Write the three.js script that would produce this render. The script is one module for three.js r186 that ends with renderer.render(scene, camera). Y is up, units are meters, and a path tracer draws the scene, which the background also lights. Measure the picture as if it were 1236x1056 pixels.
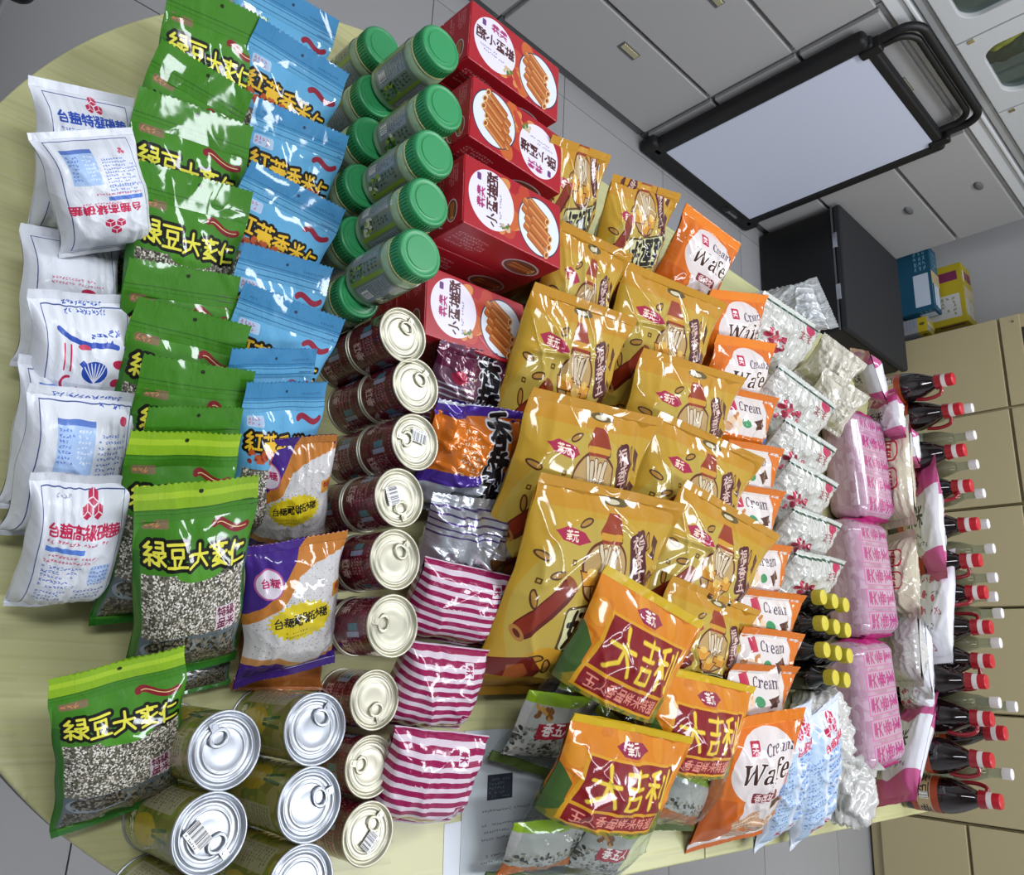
import * as THREE from 'three';
import { RoundedBoxGeometry } from 'three/addons/geometries/RoundedBoxGeometry.js';
import { mergeGeometries } from 'three/addons/utils/BufferGeometryUtils.js';
import { ImprovedNoise } from 'three/addons/math/ImprovedNoise.js';
import { RectAreaLightUniformsLib } from 'three/addons/lights/RectAreaLightUniformsLib.js';

// ---------------------------------------------------------------- camera, light, exposure
const scene = new THREE.Scene();
scene.background = new THREE.Color(0x0b0c0e);
const camera = new THREE.PerspectiveCamera(57.58, 1236 / 1056, 0.05, 30);   // held sideways: its right is the world's up
camera.position.set(0, 1.59, 0);
camera.quaternion.setFromRotationMatrix(new THREE.Matrix4().makeBasis(
  new THREE.Vector3(-0.04673445, 0.69782107, -0.71474586),
  new THREE.Vector3(-0.95710254, 0.17355135, 0.23202297),
  new THREE.Vector3(0.28595563, 0.69492855, 0.65977549)));
const renderer = new THREE.WebGLRenderer({ antialias: true });
renderer.toneMapping = THREE.LinearToneMapping;
renderer.toneMappingExposure = 0.95;
renderer.shadowMap.enabled = true;
RectAreaLightUniformsLib.init();
const LIGHT = 22, LAMP_COLOR = 0xf3f7ff;
const CEIL = 2.75, TABLE = 0.75;
const lampSpots = [[-1.0, -1.5], [0.7, -1.5], [-1.0, -2.9], [0.7, -2.9], [-0.6, 0.5]];   // ceiling fixtures, x and z
for (const [x, z] of lampSpots) {
  const l = new THREE.RectAreaLight(LAMP_COLOR, LIGHT, 0.26, 1.2);
  l.position.set(x, CEIL - 0.075, z); l.rotation.x = -Math.PI / 2; scene.add(l);
}

// ---------------------------------------------------------------- helpers
let seedState = 7;
const rnd = () => { seedState = (seedState * 1664525 + 1013904223) >>> 0; return seedState / 4294967296; };
const reseed = (n) => { seedState = (n * 2654435761) >>> 0; };
const noise = new ImprovedNoise();
const V = (x, y, z) => new THREE.Vector3(x, y, z);
const taken = {};
function numbered(name, scope = taken) {
  const n = scope[name] = (scope[name] ?? -1) + 1;
  return n ? name + '_' + String(n).padStart(3, '0') : name;
}
function mesh(name, geometry, material, parent) {
  const m = new THREE.Mesh(geometry, material);
  m.castShadow = m.receiveShadow = true;
  if (parent) {
    parent.userData.names ??= {};
    m.name = numbered(name, parent.userData.names); parent.add(m);
  } else { m.name = numbered(name); scene.add(m); }
  return m;
}
function thing(name, label, category, group) {
  const g = new THREE.Group();
  g.name = numbered(name); scene.add(g);
  g.userData = { label, category, names: {} };
  if (group) g.userData.group = group;
  return g;
}
function another(root, name, label, group) {
  const c = root.clone(); c.name = numbered(name); c.userData = { ...root.userData, label };
  if (group) c.userData.group = group;
  scene.add(c); return c;
}
const structure = (m) => { m.userData.kind = 'structure'; return m; };
const box = (w, h, d, x = 0, y = 0, z = 0, r = 0.002) => new RoundedBoxGeometry(w, h, d, 2, Math.min(r, w / 3, h / 3, d / 3)).translate(x, y, z);
const std = (color, roughness = 0.6, more = {}) => new THREE.MeshStandardMaterial({ color, roughness, ...more });
const lathe = (pts, n = 40) => new THREE.LatheGeometry(pts.map(([r, y]) => new THREE.Vector2(r, y)), n);

function canvasTexture(w, h, draw, color = true) {
  const c = document.createElement('canvas'); c.width = w; c.height = h;
  const g = c.getContext('2d'); g.lineCap = 'round'; g.lineJoin = 'round';
  draw(g, w, h);
  const t = new THREE.CanvasTexture(c);
  if (color) t.colorSpace = THREE.SRGBColorSpace;
  return t;
}
function dataTexture(n, f) {
  const d = new Uint8Array(n * n * 4);
  for (let y = 0; y < n; y++) for (let x = 0; x < n; x++) {
    const v = Math.max(0, Math.min(255, f(x / n, y / n) * 255)), o = (y * n + x) * 4;
    d[o] = d[o + 1] = d[o + 2] = v; d[o + 3] = 255;
  }
  const t = new THREE.DataTexture(d, n, n); t.magFilter = THREE.LinearFilter; t.minFilter = THREE.LinearFilter;
  t.wrapS = t.wrapT = THREE.RepeatWrapping; t.needsUpdate = true; return t;
}
const ridge = (x, y, z) => 1 - Math.abs(noise.noise(x, y, z)) * 2;
const crinkle = dataTexture(512, (u, v) => 0.5 * ridge(u * 9, v * 9, 3.3) ** 2 + 0.35 * ridge(u * 21 + 3, v * 15, 7.1) ** 2 + 0.15 * ridge(u * 50, v * 45, 1.7));

// ---------------------------------------------------------------- brush-stroke lettering (points on a ten by ten grid)
const GLYPH = {
  '大': '0494 50534709 5499', '吉': '1191 5054 2484 2629 2686 8689 2989', '利': '4011 0343 2129 2306 2446 6166 909988',
  '華': '0191 3032 7072 0494 1686 0898 5259 3436 7476', '元': '2080 0393 333709 6368799997', '好': '301549 433609 0343 519173 737869 5595',
  '運': '0011 03232507 08195999 3032 3090 9092 4282 4346 8386 4383 4686 6168 3797', '到': '0050 2013 1343 3154 0646 2428 0949 6167 909988',
  '綠': '200222 320535 2529 1708 3748 5080 8084 5282 4494 6469 4566 9576 5868 7799 6948', '豆': '0090 2272 2225 7275 2575 3638 6658 0999',
  '麥': '0191 5055 2243 7252 2444 5694 4527 3678 7829 3799', '仁': '301504 2329 4282 3898', '台': '401473 6285 2629 2686 8689 2989',
  '鹽': '0141 2025 0343 0545 6081 5252 5191 5393 5355 9395 5595 1696 1619 4649 6669 9699 0999',
  '高': '4051 0191 3262 3234 6264 3464 1519 1595 9599 3767 3739 6769 3969', '級': '200222 320535 2529 1708 3748 508073 9359 6469 6499 6048',
  '碘': '0141 2106 1519 1545 4549 1949 5292 5257 9297 6067 8087 4797 5495 6849 8899', '特': '1004 0242 0646 2029 5191 7073 4494 4696 848979 5768',
  '選': '0011 03232507 08195999 3050 5052 3252 3234 3454 7090 9092 7292 7274 7494 4548 7578 3696 3898 5869',
  '糖': '2029 0444 0112 4132 2407 2447 5191 5158 5849 6363 6393 5494 6595 7177 6797 6769 9799 6999', '貳': '0060 1252 1454 7079 7999 9997 8082 0393 1555 1518 5558 1656 1757 1808 5869',
  '號': '1040 1013 4043 1343 0555 2527 2747 474938 7072 7191 5292 5258 5849 6484 7275 7595 7679 7649 8689 8999', '砂': '0141 2106 1519 1545 4549 1949 7075 6354 8295 9659',
  '義': '3041 7061 1191 2282 0393 5053 2516 0696 3439 6499 4717 8788', '美': '3041 7061 1191 2282 0393 5056 0696 5609 5699', '小': '5058 5849 2406 7496',
  '蛋': '1090 5054 5272 2214 3599 2656 2628 8688 2686 2888 5559 1999', '捲': '0242 2028 2818 0746 5062 8072 5393 4292 4595 6249 7299 5676 7678 5878 5859 5999',
  '酥': '0050 0252 0209 5259 0959 2022 3032 2246 0656 8061 6292 6393 7179 7507 7599', '禾': '7021 0393 5159 5308 5398', '米': '5059 0494 2032 8062 5408 5498',
  '紅': '200222 320535 2529 1708 3748 5191 7178 4898', '薏': '0191 3032 7072 5253 1484 0595 2686 2628 8688 2787 2888 1909 3949 4979 7978 9899', '餅': '3005 3046 1444 1519 1545 4548 1747 6061 8071 5292 5595 6269 8289 6949',
  '香': '7021 0393 5155 5306 5396 2626 2676 2629 7679 2979 2777', '蒜': '0191 3032 7072 1343 0545 2529 1708 3748 5393 5595 7579 6758 8798', '福': '2031 0242 4206 2429 3546 5191 5393 5355 9395 5595 5797 5759 9799 5999 7779 5898',
  '五': '1191 5139 2575 7579 0999', '人': '50472709 4699', '量': '2080 2023 8083 2383 0494 1686 1618 8688 1888 5559 0999', '鮮': '200222 0343 0336 4346 2326 0346 1718 3748 5061 9081 5292 5494 5696 7279',
};
function glyph(g, ch, x, y, s, sy = s) {
  for (const stroke of (GLYPH[ch] ?? '2080 2029 8089 2989 2585').split(' ')) {
    g.beginPath();
    for (let i = 0; i + 1 < stroke.length; i += 2) {
      const px = x + (+stroke[i] + 0.5) * s / 10, py = y + (+stroke[i + 1] + 0.5) * sy / 10;
      i ? g.lineTo(px, py) : g.moveTo(px, py);
    }
    g.stroke();
  }
}
function text(g, str, x, y, s, layers, { gap = 1.02, vertical = false, rise = 0, sy = s } = {}) {
  for (const [color, width] of layers) {
    g.strokeStyle = color; g.lineWidth = width;
    [...str].forEach((ch, i) => glyph(g, ch, x + (vertical ? 0 : i * s * gap), y + (vertical ? i * sy * gap : i * rise), s, sy));
  }
}
function smallPrint(g, x, y, w, rows, size, color, lead = 1.6, density = 0.9) {   // print too small to read in the photograph
  g.strokeStyle = color; g.lineWidth = Math.max(1, size * 0.16);
  for (let r = 0; r < rows; r++) {
    const end = x + w * (0.6 + 0.4 * rnd());
    for (let cx = x; cx < end; cx += size * 1.05) {
      if (rnd() > density) continue;
      const cy = y + r * size * lead;
      g.beginPath();
      for (let k = 0; k < 3; k++) { g.moveTo(cx + rnd() * size * 0.3, cy + rnd() * size); g.lineTo(cx + size * (0.5 + rnd() * 0.4), cy + rnd() * size); }
      g.stroke();
    }
  }
}
const ell = (g, x, y, rx, ry, fill, rot = 0) => { g.fillStyle = fill; g.beginPath(); g.ellipse(x, y, rx, ry, rot, 0, 7); g.fill(); };
const poly = (g, pts, fill) => { g.fillStyle = fill; g.beginPath(); pts.forEach(([x, y], i) => (i ? g.lineTo(x, y) : g.moveTo(x, y))); g.closePath(); g.fill(); };
const rr = (g, x, y, w, h, r, fill) => { g.fillStyle = fill; g.beginPath(); g.roundRect(x, y, w, h, r); g.fill(); };
function blots(g, x, y, w, h, n, lo, hi, colors) { for (let i = 0; i < n; i++) ell(g, x + rnd() * w, y + rnd() * h, lo + rnd() * (hi - lo), (lo + rnd() * (hi - lo)) * 0.8, colors[Math.floor(rnd() * colors.length)], rnd() * 3); }
function barcode(g, x, y, w, h) { g.fillStyle = '#fff'; g.fillRect(x, y, w, h); g.fillStyle = '#222'; for (let i = 2; i < w - 3; i += 2 + Math.floor(rnd() * 4)) g.fillRect(x + i, y + 2, 1 + Math.floor(rnd() * 2), h - 4); }

// ---------------------------------------------------------------- a filled, sealed pouch: base at the middle of its foot, +y to the head, +z out of its face
function pouchParts(o) {
  const { W, L, T, st = 0.012, sb = 0.01, wr = 0.003, nx = 40, ny = 52, seed = 1, low = 0.25, pinch = 0.07, bow = 0, folds = 9, v0 = 0, v1 = 1, fullness = 0.7, lumps = 0, curl = 0, fx = 26 } = o;
  reseed(seed);
  const cr = Array.from({ length: 9 }, () => ({ x: rnd(), y: rnd(), a: rnd() * 3.1, l: 0.15 + rnd() * 0.3, h: (rnd() - 0.35) * 1.6 })), ph = rnd() * 9, sk = seed * 5.37;
  const at = (u, y, side) => {
    const vv = Math.min(1, Math.max(0, (y - sb) / (L - sb - st)));
    let e = 1 - Math.pow(Math.abs(2 * vv - 1), 3.4); e = Math.max(0, e) * (1 + low * (0.5 - vv));
    const c = Math.pow(Math.max(0, 1 - Math.pow(Math.abs(2 * u - 1), 2.7)), fullness);
    let x = (u - 0.5) * W * (1 - pinch * Math.min(1, e)) + noise.noise(u * 2, y * 22, sk) * 0.004 * (u - 0.5) * 2;
    let z = side * T / 2 * e * c;
    const near = Math.exp(-vv * 5) + Math.exp(-(1 - vv) * 5), m = Math.min(1, c * 1.6) * (0.35 + 0.65 * Math.min(1, e));
    const r1 = Math.max(0, ridge(u * W * fx, y * fx * 0.7, sk)), r2 = Math.max(0, ridge(u * W * fx * 2.3 + 4, y * fx * 1.9, sk + 9));
    let d = wr * m * (r1 ** 4 * 0.9 + r2 ** 5 * 0.45 + noise.noise(u * W * fx * 0.5, y * fx * 0.5, sk + 3) * 0.9 - 0.4);
    d += wr * (o.fold ?? 0.7) * near * Math.sin(u * 6.283 * folds * (0.8 + 0.2 * Math.sin(u * 5 + ph)) + ph) * Math.min(1, e * 3 + 0.12);
    for (const k of cr) {
      const du = (u - k.x) * W, dy = y - k.y * L, along = (du * Math.cos(k.a) + dy * Math.sin(k.a)) / (k.l * L), off = Math.abs(-du * Math.sin(k.a) + dy * Math.cos(k.a)) / 0.007;
      if (off < 1 && Math.abs(along) < 1) d += wr * k.h * (1 - off) * (1 - along * along) * m;
    }
    if (lumps) d += lumps * m * (1 - 2 * Math.abs(noise.noise(u * W * 90, y * 90, sk + 4)));
    z += side * d + bow * (vv - vv * vv) * 4 + curl * Math.max(0, vv - 0.75) ** 2 * 16 + noise.noise(u * 2.2, y * 9, sk + 2) * 0.006 * (1 - 0.6 * Math.min(1, e));
    return [x, y, z];
  };
  const strip = (ya, yb, n, side) => {
    const p = [], uv = [], idx = [];
    for (let j = 0; j <= n; j++) for (let i = 0; i <= nx; i++) {
      const y = ya + (yb - ya) * j / n, [x, yy, z] = at(i / nx, y, side);
      p.push(x, yy, z); uv.push(side > 0 ? i / nx : 1 - i / nx, y / L);
    }
    for (let j = 0; j < n; j++) for (let i = 0; i < nx; i++) {
      const a = j * (nx + 1) + i, b = a + 1, c = a + nx + 1, d = c + 1;
      side > 0 ? idx.push(a, b, c, b, d, c) : idx.push(a, c, b, b, c, d);
    }
    const g = new THREE.BufferGeometry();
    g.setAttribute('position', new THREE.Float32BufferAttribute(p, 3)); g.setAttribute('uv', new THREE.Float32BufferAttribute(uv, 2)); g.setIndex(idx); g.computeVertexNormals();
    return g;
  };
  const seal = (ya, yb, crimps) => {      // a flat crimped band, half a millimetre thick, with a toothed outer edge
    const n = 8, out = [];
    for (const side of [1, -1]) {
      const g = strip(ya, yb, n, side), p = g.attributes.position;
      for (let k = 0; k < p.count; k++) {
        const j = Math.floor(k / (nx + 1)), i = k % (nx + 1), edge = ya === 0 ? 0 : n;
        p.setZ(k, p.getZ(k) + side * (0.0004 + (crimps && j % 2 ? 0.0007 : 0)));
        if (o.teeth !== false && j === edge && i % 2) p.setY(k, p.getY(k) + (ya === 0 ? 1 : -1) * 0.0016);
      }
      g.computeVertexNormals(); out.push(g);
    }
    return mergeGeometries(out);
  };
  const a = v0 > 0 ? v0 * L : sb, b = v1 < 1 ? v1 * L : L - st;
  return {
    body: mergeGeometries([strip(a, b, ny, 1), strip(a, b, ny, -1)]),
    top: v1 < 1 ? null : seal(L - st, L, o.crimp ?? true), bottom: v0 > 0 ? null : seal(0, sb, true), at,
  };
}
const film = (map, more = {}) => new THREE.MeshPhysicalMaterial({ map, roughness: 0.45, specularIntensity: 0.35, clearcoat: 0.85, clearcoatRoughness: 0.07, bumpMap: crinkle, bumpScale: 0.0003, ...more });
const clearFilm = new THREE.MeshPhysicalMaterial({ color: 0xf4f8f6, roughness: 0.12, transmission: 1, thickness: 0, ior: 1.35, bumpMap: crinkle, bumpScale: 0.001 });

// puts a pouch made W0 wide and L0 long where its two head corners and the middle of its foot are
function lay(o, [ax, ay, az, bx, by, bz, fx, fy, fz], W0, L0, lift = 0, zs = 1) {
  const A = V(ax, ay, az), B = V(bx, by, bz), F = V(fx, fy, fz), H = A.clone().add(B).multiplyScalar(0.5);
  const Y = H.clone().sub(F), L = Y.length(); Y.normalize();
  const X = B.clone().sub(A), W = X.length(); X.addScaledVector(Y, -X.dot(Y)).normalize();
  const Z = X.clone().cross(Y);
  o.quaternion.setFromRotationMatrix(new THREE.Matrix4().makeBasis(X, Y, Z));
  o.position.copy(F).addScaledVector(Z, lift); o.scale.set(W / W0, L / L0, zs);
}

// ---------------------------------------------------------------- the room
const M = {
  wall: std(0xd9d9da, 0.9), ceiling: std(0xb9bab9, 0.95), tile: std(0x9c9c9d, 0.42), tile2: std(0x9f9fa0, 0.46), slab: std(0x55585a, 0.8),
  grey: std(0xa4a3a2, 0.45), greyLight: std(0xb4b6b7, 0.45), greyDark: std(0x5f6162, 0.6), rail: std(0xcfd1d1, 0.4),
  beige: std(0xb3a67f, 0.5), beigeDark: std(0x565039, 0.7), olive: std(0x6c6645, 0.6), chrome: std(0xd5cfa8, 0.25, { metalness: 0.9 }),
  black: std(0x060607, 0.5), blackRubber: std(0x0b0b0c, 0.6), tin: std(0xcfd2d6, 0.3, { metalness: 1 }),
};
structure(mesh('floor', new THREE.BoxGeometry(5.4, 0.1, 6.4).translate(-0.15, -0.056, -1.3), M.slab));
const floor = scene.children[scene.children.length - 1];
{
  const t = new THREE.BoxGeometry(0.577, 0.006, 0.577), ms = [M.tile, M.tile2];
  for (let i = 0; i < 9; i++) for (let j = 0; j < 10; j++) {
    const m = mesh('floor_tile', t, ms[(i * 5 + j * 3) % 7 > 3 ? 1 : 0], floor); m.position.set(-2.22 + i * 0.58, -0.003, 0.93 - j * 0.58);
  }
}
structure(mesh('ceiling', new THREE.BoxGeometry(5.4, 0.1, 6.4).translate(-0.15, CEIL + 0.05, -1.3), M.ceiling));
structure(mesh('wall_left', new THREE.BoxGeometry(0.1, CEIL, 6.2).translate(-2.6, CEIL / 2, -1.3), M.wall));
structure(mesh('wall_right', new THREE.BoxGeometry(0.1, CEIL, 6.2).translate(2.3, CEIL / 2, -1.3), M.wall));
structure(mesh('wall_back', new THREE.BoxGeometry(5, CEIL, 0.1).translate(-0.15, CEIL / 2, -4.25), M.wall));
structure(mesh('wall_front', new THREE.BoxGeometry(5, CEIL, 0.1).translate(-0.15, CEIL / 2, 1.75), M.wall));
lampSpots.forEach(([x, z], i) => {
  const t = thing('ceiling_light', ['white ceiling light above the red cartons, on the grey cabinet side', 'white ceiling light above the orange carry bags, on the plain wall side', 'white ceiling light above the black case and corner boxes', 'white ceiling light between the beige lockers and the plain wall', 'white ceiling light over the round table end, behind the camera'][i], 'light');
  t.position.set(x, CEIL, z);
  mesh('housing', box(0.34, 0.06, 1.3, 0, -0.03, 0, 0.008), std(0xe6e6e4, 0.5), t);
  mesh('diffuser', new THREE.BoxGeometry(0.26, 0.008, 1.2).translate(0, -0.062, 0), std(0xffffff, 0.6, { emissive: LAMP_COLOR, emissiveIntensity: 1.2 }), t);
});

// grey cabinets along the left wall: three drawer units below, glazed doors above a pale rail
function drawerUnit(z0, z1, label, cup) {
  const t = thing('drawer_cabinet', label, 'cabinet', 'grey drawer cabinets along the wall'), w = z0 - z1, zc = (z0 + z1) / 2;
  t.position.set(-2.02, 0, zc);
  mesh('carcass', box(0.5, 0.92, w - 0.004, -0.255, 0.46, 0, 0.003), M.grey, t);
  mesh('plinth', box(0.48, 0.03, w - 0.01, -0.235, 0.016, 0), M.greyDark, t);
  [[0.035, 0.312], [0.326, 0.632], [0.646, 0.905]].forEach(([a, b]) => {
    const d = mesh('drawer', box(0.02, b - a, w - 0.022, 0.008, (a + b) / 2, 0, 0.004), M.grey, t), y = b - 0.065;
    d.userData.names = {};
    if (cup) { const h = mesh('handle', new THREE.SphereGeometry(0.022, 20, 12).scale(0.45, 0.7, 1.5).translate(0.02, y, 0), M.greyDark, d); h.userData.label = 'dark oval cup pull'; }
    else {
      mesh('handle', box(0.007, 0.02, 0.075, 0.021, y + 0.004, 0, 0.002), M.chrome, d);
      mesh('handle_recess', box(0.003, 0.034, 0.085, 0.0185, y, 0, 0.001), M.greyDark, d);
    }
  });
}
drawerUnit(-0.62, -1.34, 'grey drawer cabinet standing left of the one behind the red boxes');
drawerUnit(-1.34, -2.105, 'grey drawer cabinet between the red boxes and the trolley, bright metal pulls');
drawerUnit(-2.105, -2.87, 'grey drawer cabinet directly behind the leaning platform trolley');
drawerUnit(-2.87, -3.66, 'grey drawer cabinet behind the black case, dark oval pulls', true);
structure(mesh('trim_1', mergeGeometries([box(0.52, 0.05, 3.08, -2.265, 0.95, -2.13, 0.004), box(0.53, 0.012, 3.09, -2.26, 0.981, -2.13, 0.004), box(0.505, 0.03, 3.07, -2.272, 1.005, -2.13, 0.004)]), M.rail));
const pale = std(0xbcbebe, 0.4), paneGlass = new THREE.MeshPhysicalMaterial({ color: 0xe8f0ee, roughness: 0.03, transmission: 1, thickness: 0 });
function glazedCabinet(z0, z1, label, glazed) {
  const t = thing('wall_cabinet', label, 'cabinet', 'grey wall cupboards above the drawers'), w = z0 - z1;
  t.position.set(-2.0, 1.022, (z0 + z1) / 2);
  const D = 0.4, H = 0.62;
  mesh('carcass', mergeGeometries([box(D, 0.02, w - 0.004, -D / 2 - 0.02, 0.01, 0), box(D, 0.02, w - 0.004, -D / 2 - 0.02, H, 0), box(0.02, H, w - 0.004, -D - 0.01, H / 2, 0), box(D, H, 0.016, -D / 2 - 0.02, H / 2, w / 2 - 0.01), box(D, H, 0.016, -D / 2 - 0.02, H / 2, -w / 2 + 0.01)]), M.greyLight, t);
  const s = new THREE.Shape(); s.moveTo(-w / 2 + 0.006, 0.012); s.lineTo(w / 2 - 0.006, 0.012); s.lineTo(w / 2 - 0.006, H - 0.004); s.lineTo(-w / 2 + 0.006, H - 0.004); s.closePath();
  if (glazed) {
    const a = w / 2 - 0.075, b = 0.055, c = H - 0.07, r = 0.06, h = new THREE.Path();
    h.moveTo(-a + r, b); h.lineTo(a - r, b); h.absarc(a - r, b + r, r, -Math.PI / 2, 0); h.lineTo(a, c - r); h.absarc(a - r, c - r, r, 0, Math.PI / 2); h.lineTo(-a + r, c); h.absarc(-a + r, c - r, r, Math.PI / 2, Math.PI); h.lineTo(-a, b + r); h.absarc(-a + r, b + r, r, Math.PI, Math.PI * 1.5);
    s.holes.push(h);
  }
  const d = mesh('door', new THREE.ExtrudeGeometry(s, { depth: 0.016, bevelSize: 0.003, bevelThickness: 0.003, bevelSegments: 2 }).rotateY(Math.PI / 2), pale, t);
  d.userData.names = {};
  if (glazed) mesh('pane', box(0.003, H - 0.12, w - 0.15, 0.002, H / 2, 0, 0.001), paneGlass, d);
  else for (const zz of [-0.1, 0, 0.1]) mesh('moulding', box(0.005, H - 0.1, 0.012, 0.02, H / 2, zz), M.greyLight, d);
  mesh('hinge', box(0.008, 0.02, 0.016, 0.018, 0.05, w / 2 - 0.012, 0.002), M.chrome, d);
}
glazedCabinet(-1.53, -1.96, 'grey wall cupboard with a rounded window at the photo corner edge', true);
glazedCabinet(-1.96, -2.39, 'grey wall cupboard with a rounded window showing crumpled dark bags', true);
glazedCabinet(-2.39, -2.82, 'grey wall cupboard with a rounded window showing brown and yellow packets', true);
glazedCabinet(-2.82, -3.66, 'wide grey wall cupboard with a closed moulded door', false);
[[-2.1, 1.09, -2.1, 0.16, 0.12, 0x22221f, 'crumpled charcoal bag behind the window of the wall cupboard'], [-2.12, 1.1, -2.28, 0.1, 0.16, 0x8f9aa0, 'pale grey bundle behind the window of the wall cupboard'],
  [-2.1, 1.08, -2.5, 0.1, 0.13, 0x7d6a58, 'brown striped packet behind the window of the wall cupboard'], [-2.11, 1.09, -2.6, 0.05, 0.15, 0xb0a02c, 'yellow packet behind the window of the wall cupboard'], [-2.12, 1.09, -2.68, 0.09, 0.16, 0x2d3a33, 'dark green packet behind the window of the wall cupboard']].forEach(([x, y, z, w, h, c, label]) => {
  const p = pouchParts({ W: w, L: h, T: 0.07, seed: Math.round(w * 999), wr: 0.006, nx: 16, ny: 18 });
  const t = thing('stored_packet', label, 'packet', 'packets kept in the wall cupboards'); t.position.set(x, 1.044, z); t.rotation.y = Math.PI / 2;
  const m = std(c, 0.5); mesh('body', p.body, m, t); mesh('top_seal', p.top, m, t); mesh('bottom_seal', p.bottom, m, t);
});

// beige lockers along the back wall
for (let i = 0; i < 8; i++) {
  const x0 = -1.6 + i * 0.415, w = 0.415, split = i >= 5 ? 0.392 : 0.735;
  const t = thing('beige_locker', ['beige locker at the corner end beside the yellow box', 'beige locker second from the corner with the yellow box', 'beige locker third from the corner with the yellow box', 'beige locker behind the middle of the sauce bottles', 'beige locker behind the last sauce bottles before the gap', 'beige locker with a low joint, beside the table corner', 'beige locker with a low joint, second past the table corner', 'beige locker farthest from the corner with the yellow box'][i], 'locker', 'beige lockers along the back wall');
  t.position.set(x0 + w / 2, 0, -3.7);
  mesh('carcass', box(w - 0.003, 1.98, 0.42, 0, 1.0, -0.232, 0.003), M.beige, t);
  mesh('plinth', box(w, 0.05, 0.4, 0, 0.026, -0.24), M.olive, t);
  for (const [a, b] of [[0.06, split], [split + 0.012, 1.96]]) {
    const glaz = b > 1.5 && i < 1, d = mesh('door', glaz
      ? mergeGeometries([box(w - 0.012, 0.075, 0.02, 0, a + 0.0375, -0.008), box(w - 0.012, 0.075, 0.02, 0, b - 0.0375, -0.008), box(0.06, b - a - 0.002, 0.016, -w / 2 + 0.037, (a + b) / 2, -0.008), box(0.06, b - a - 0.002, 0.016, w / 2 - 0.037, (a + b) / 2, -0.008)])
      : box(w - 0.012, b - a, 0.02, 0, (a + b) / 2, -0.008, 0.003), M.beige, t);
    d.userData.names = {};
    if (glaz) { mesh('pane', box(w - 0.12, b - a - 0.14, 0.006, 0, (a + b) / 2, -0.012, 0.001), std(0x1c1f20, 0.08), d); mesh('screw', new THREE.CylinderGeometry(0.005, 0.005, 0.004, 12).rotateX(Math.PI / 2).translate(-w / 2 + 0.036, a + 0.05, 0.004), M.olive, d); }
  }
}

// ---------------------------------------------------------------- the two tables, joined end to end
const wood = canvasTexture(1024, 1024, (g, w, h) => {
  g.fillStyle = '#bdbc88'; g.fillRect(0, 0, w, h); reseed(3);
  for (let i = 0; i < 900; i++) { g.fillStyle = ['rgba(214,214,178,.14)', 'rgba(140,138,92,.12)', 'rgba(190,186,120,.14)'][i % 3]; g.fillRect(rnd() * w, rnd() * h, 90 + rnd() * 500, 1 + rnd() * 5); }
});
wood.wrapS = wood.wrapT = THREE.RepeatWrapping; wood.repeat.set(1.25, 1.25); wood.rotation = Math.PI / 2;
const tabletop = new THREE.MeshPhysicalMaterial({ map: wood, roughness: 0.38, clearcoat: 0.25, clearcoatRoughness: 0.3 });
const edgeBand = std(0x4b4c40, 0.5);
const TX = -0.308, HALF = 0.593, ZC = -0.635, JOIN = -1.3015, FAR = -2.42;
function table(label, rounded) {
  const t = thing('table', label, 'table'), o = rounded ? ZC : (JOIN + FAR) / 2;
  t.position.set(TX, 0, o);
  const outline = (k) => {
    const s = new THREE.Shape();
    if (rounded) { s.moveTo(-HALF + k, -(JOIN + 0.0015 - o) - k); s.lineTo(-HALF + k, 0); s.absarc(0, 0, HALF - k, Math.PI, 0, false); s.lineTo(HALF - k, -(JOIN + 0.0015 - o) - k); }
    else { const a = (JOIN - FAR) / 2 - 0.0015 - k; s.moveTo(-HALF + k, -a); s.lineTo(HALF - k, -a); s.lineTo(HALF - k, a); s.lineTo(-HALF + k, a); }
    s.closePath(); return s;
  };
  const slab = (k, y, d, b) => new THREE.ExtrudeGeometry(outline(k), { depth: d - 2 * b, bevelSize: b, bevelThickness: b, bevelOffset: -b, bevelSegments: 3, curveSegments: 48 }).rotateX(-Math.PI / 2).translate(0, y + b, 0);
  mesh('tabletop', slab(0, TABLE - 0.012, 0.012, 0.003), tabletop, t);
  mesh('edge_band', slab(0.001, TABLE - 0.04, 0.028, 0.003), edgeBand, t);
  for (const [x, z] of rounded ? [[-0.42, 0.3], [0.42, 0.3], [-0.5, -0.55], [0.5, -0.55]] : [[-0.5, 0.42], [0.5, 0.42], [-0.5, -0.42], [0.5, -0.42]]) {
    const l = mesh('leg', mergeGeometries([new THREE.CylinderGeometry(0.024, 0.024, 0.7, 20).translate(x, 0.36, z), new THREE.CylinderGeometry(0.032, 0.034, 0.012, 20).translate(x, 0.0065, z), new THREE.CylinderGeometry(0.05, 0.05, 0.006, 20).translate(x, 0.706, z)]), M.greyDark, t);
  }
}
table('pale olive laminate table with a round end, nearest the camera', true);
table('pale olive laminate table joined behind the round-ended one', false);

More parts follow.
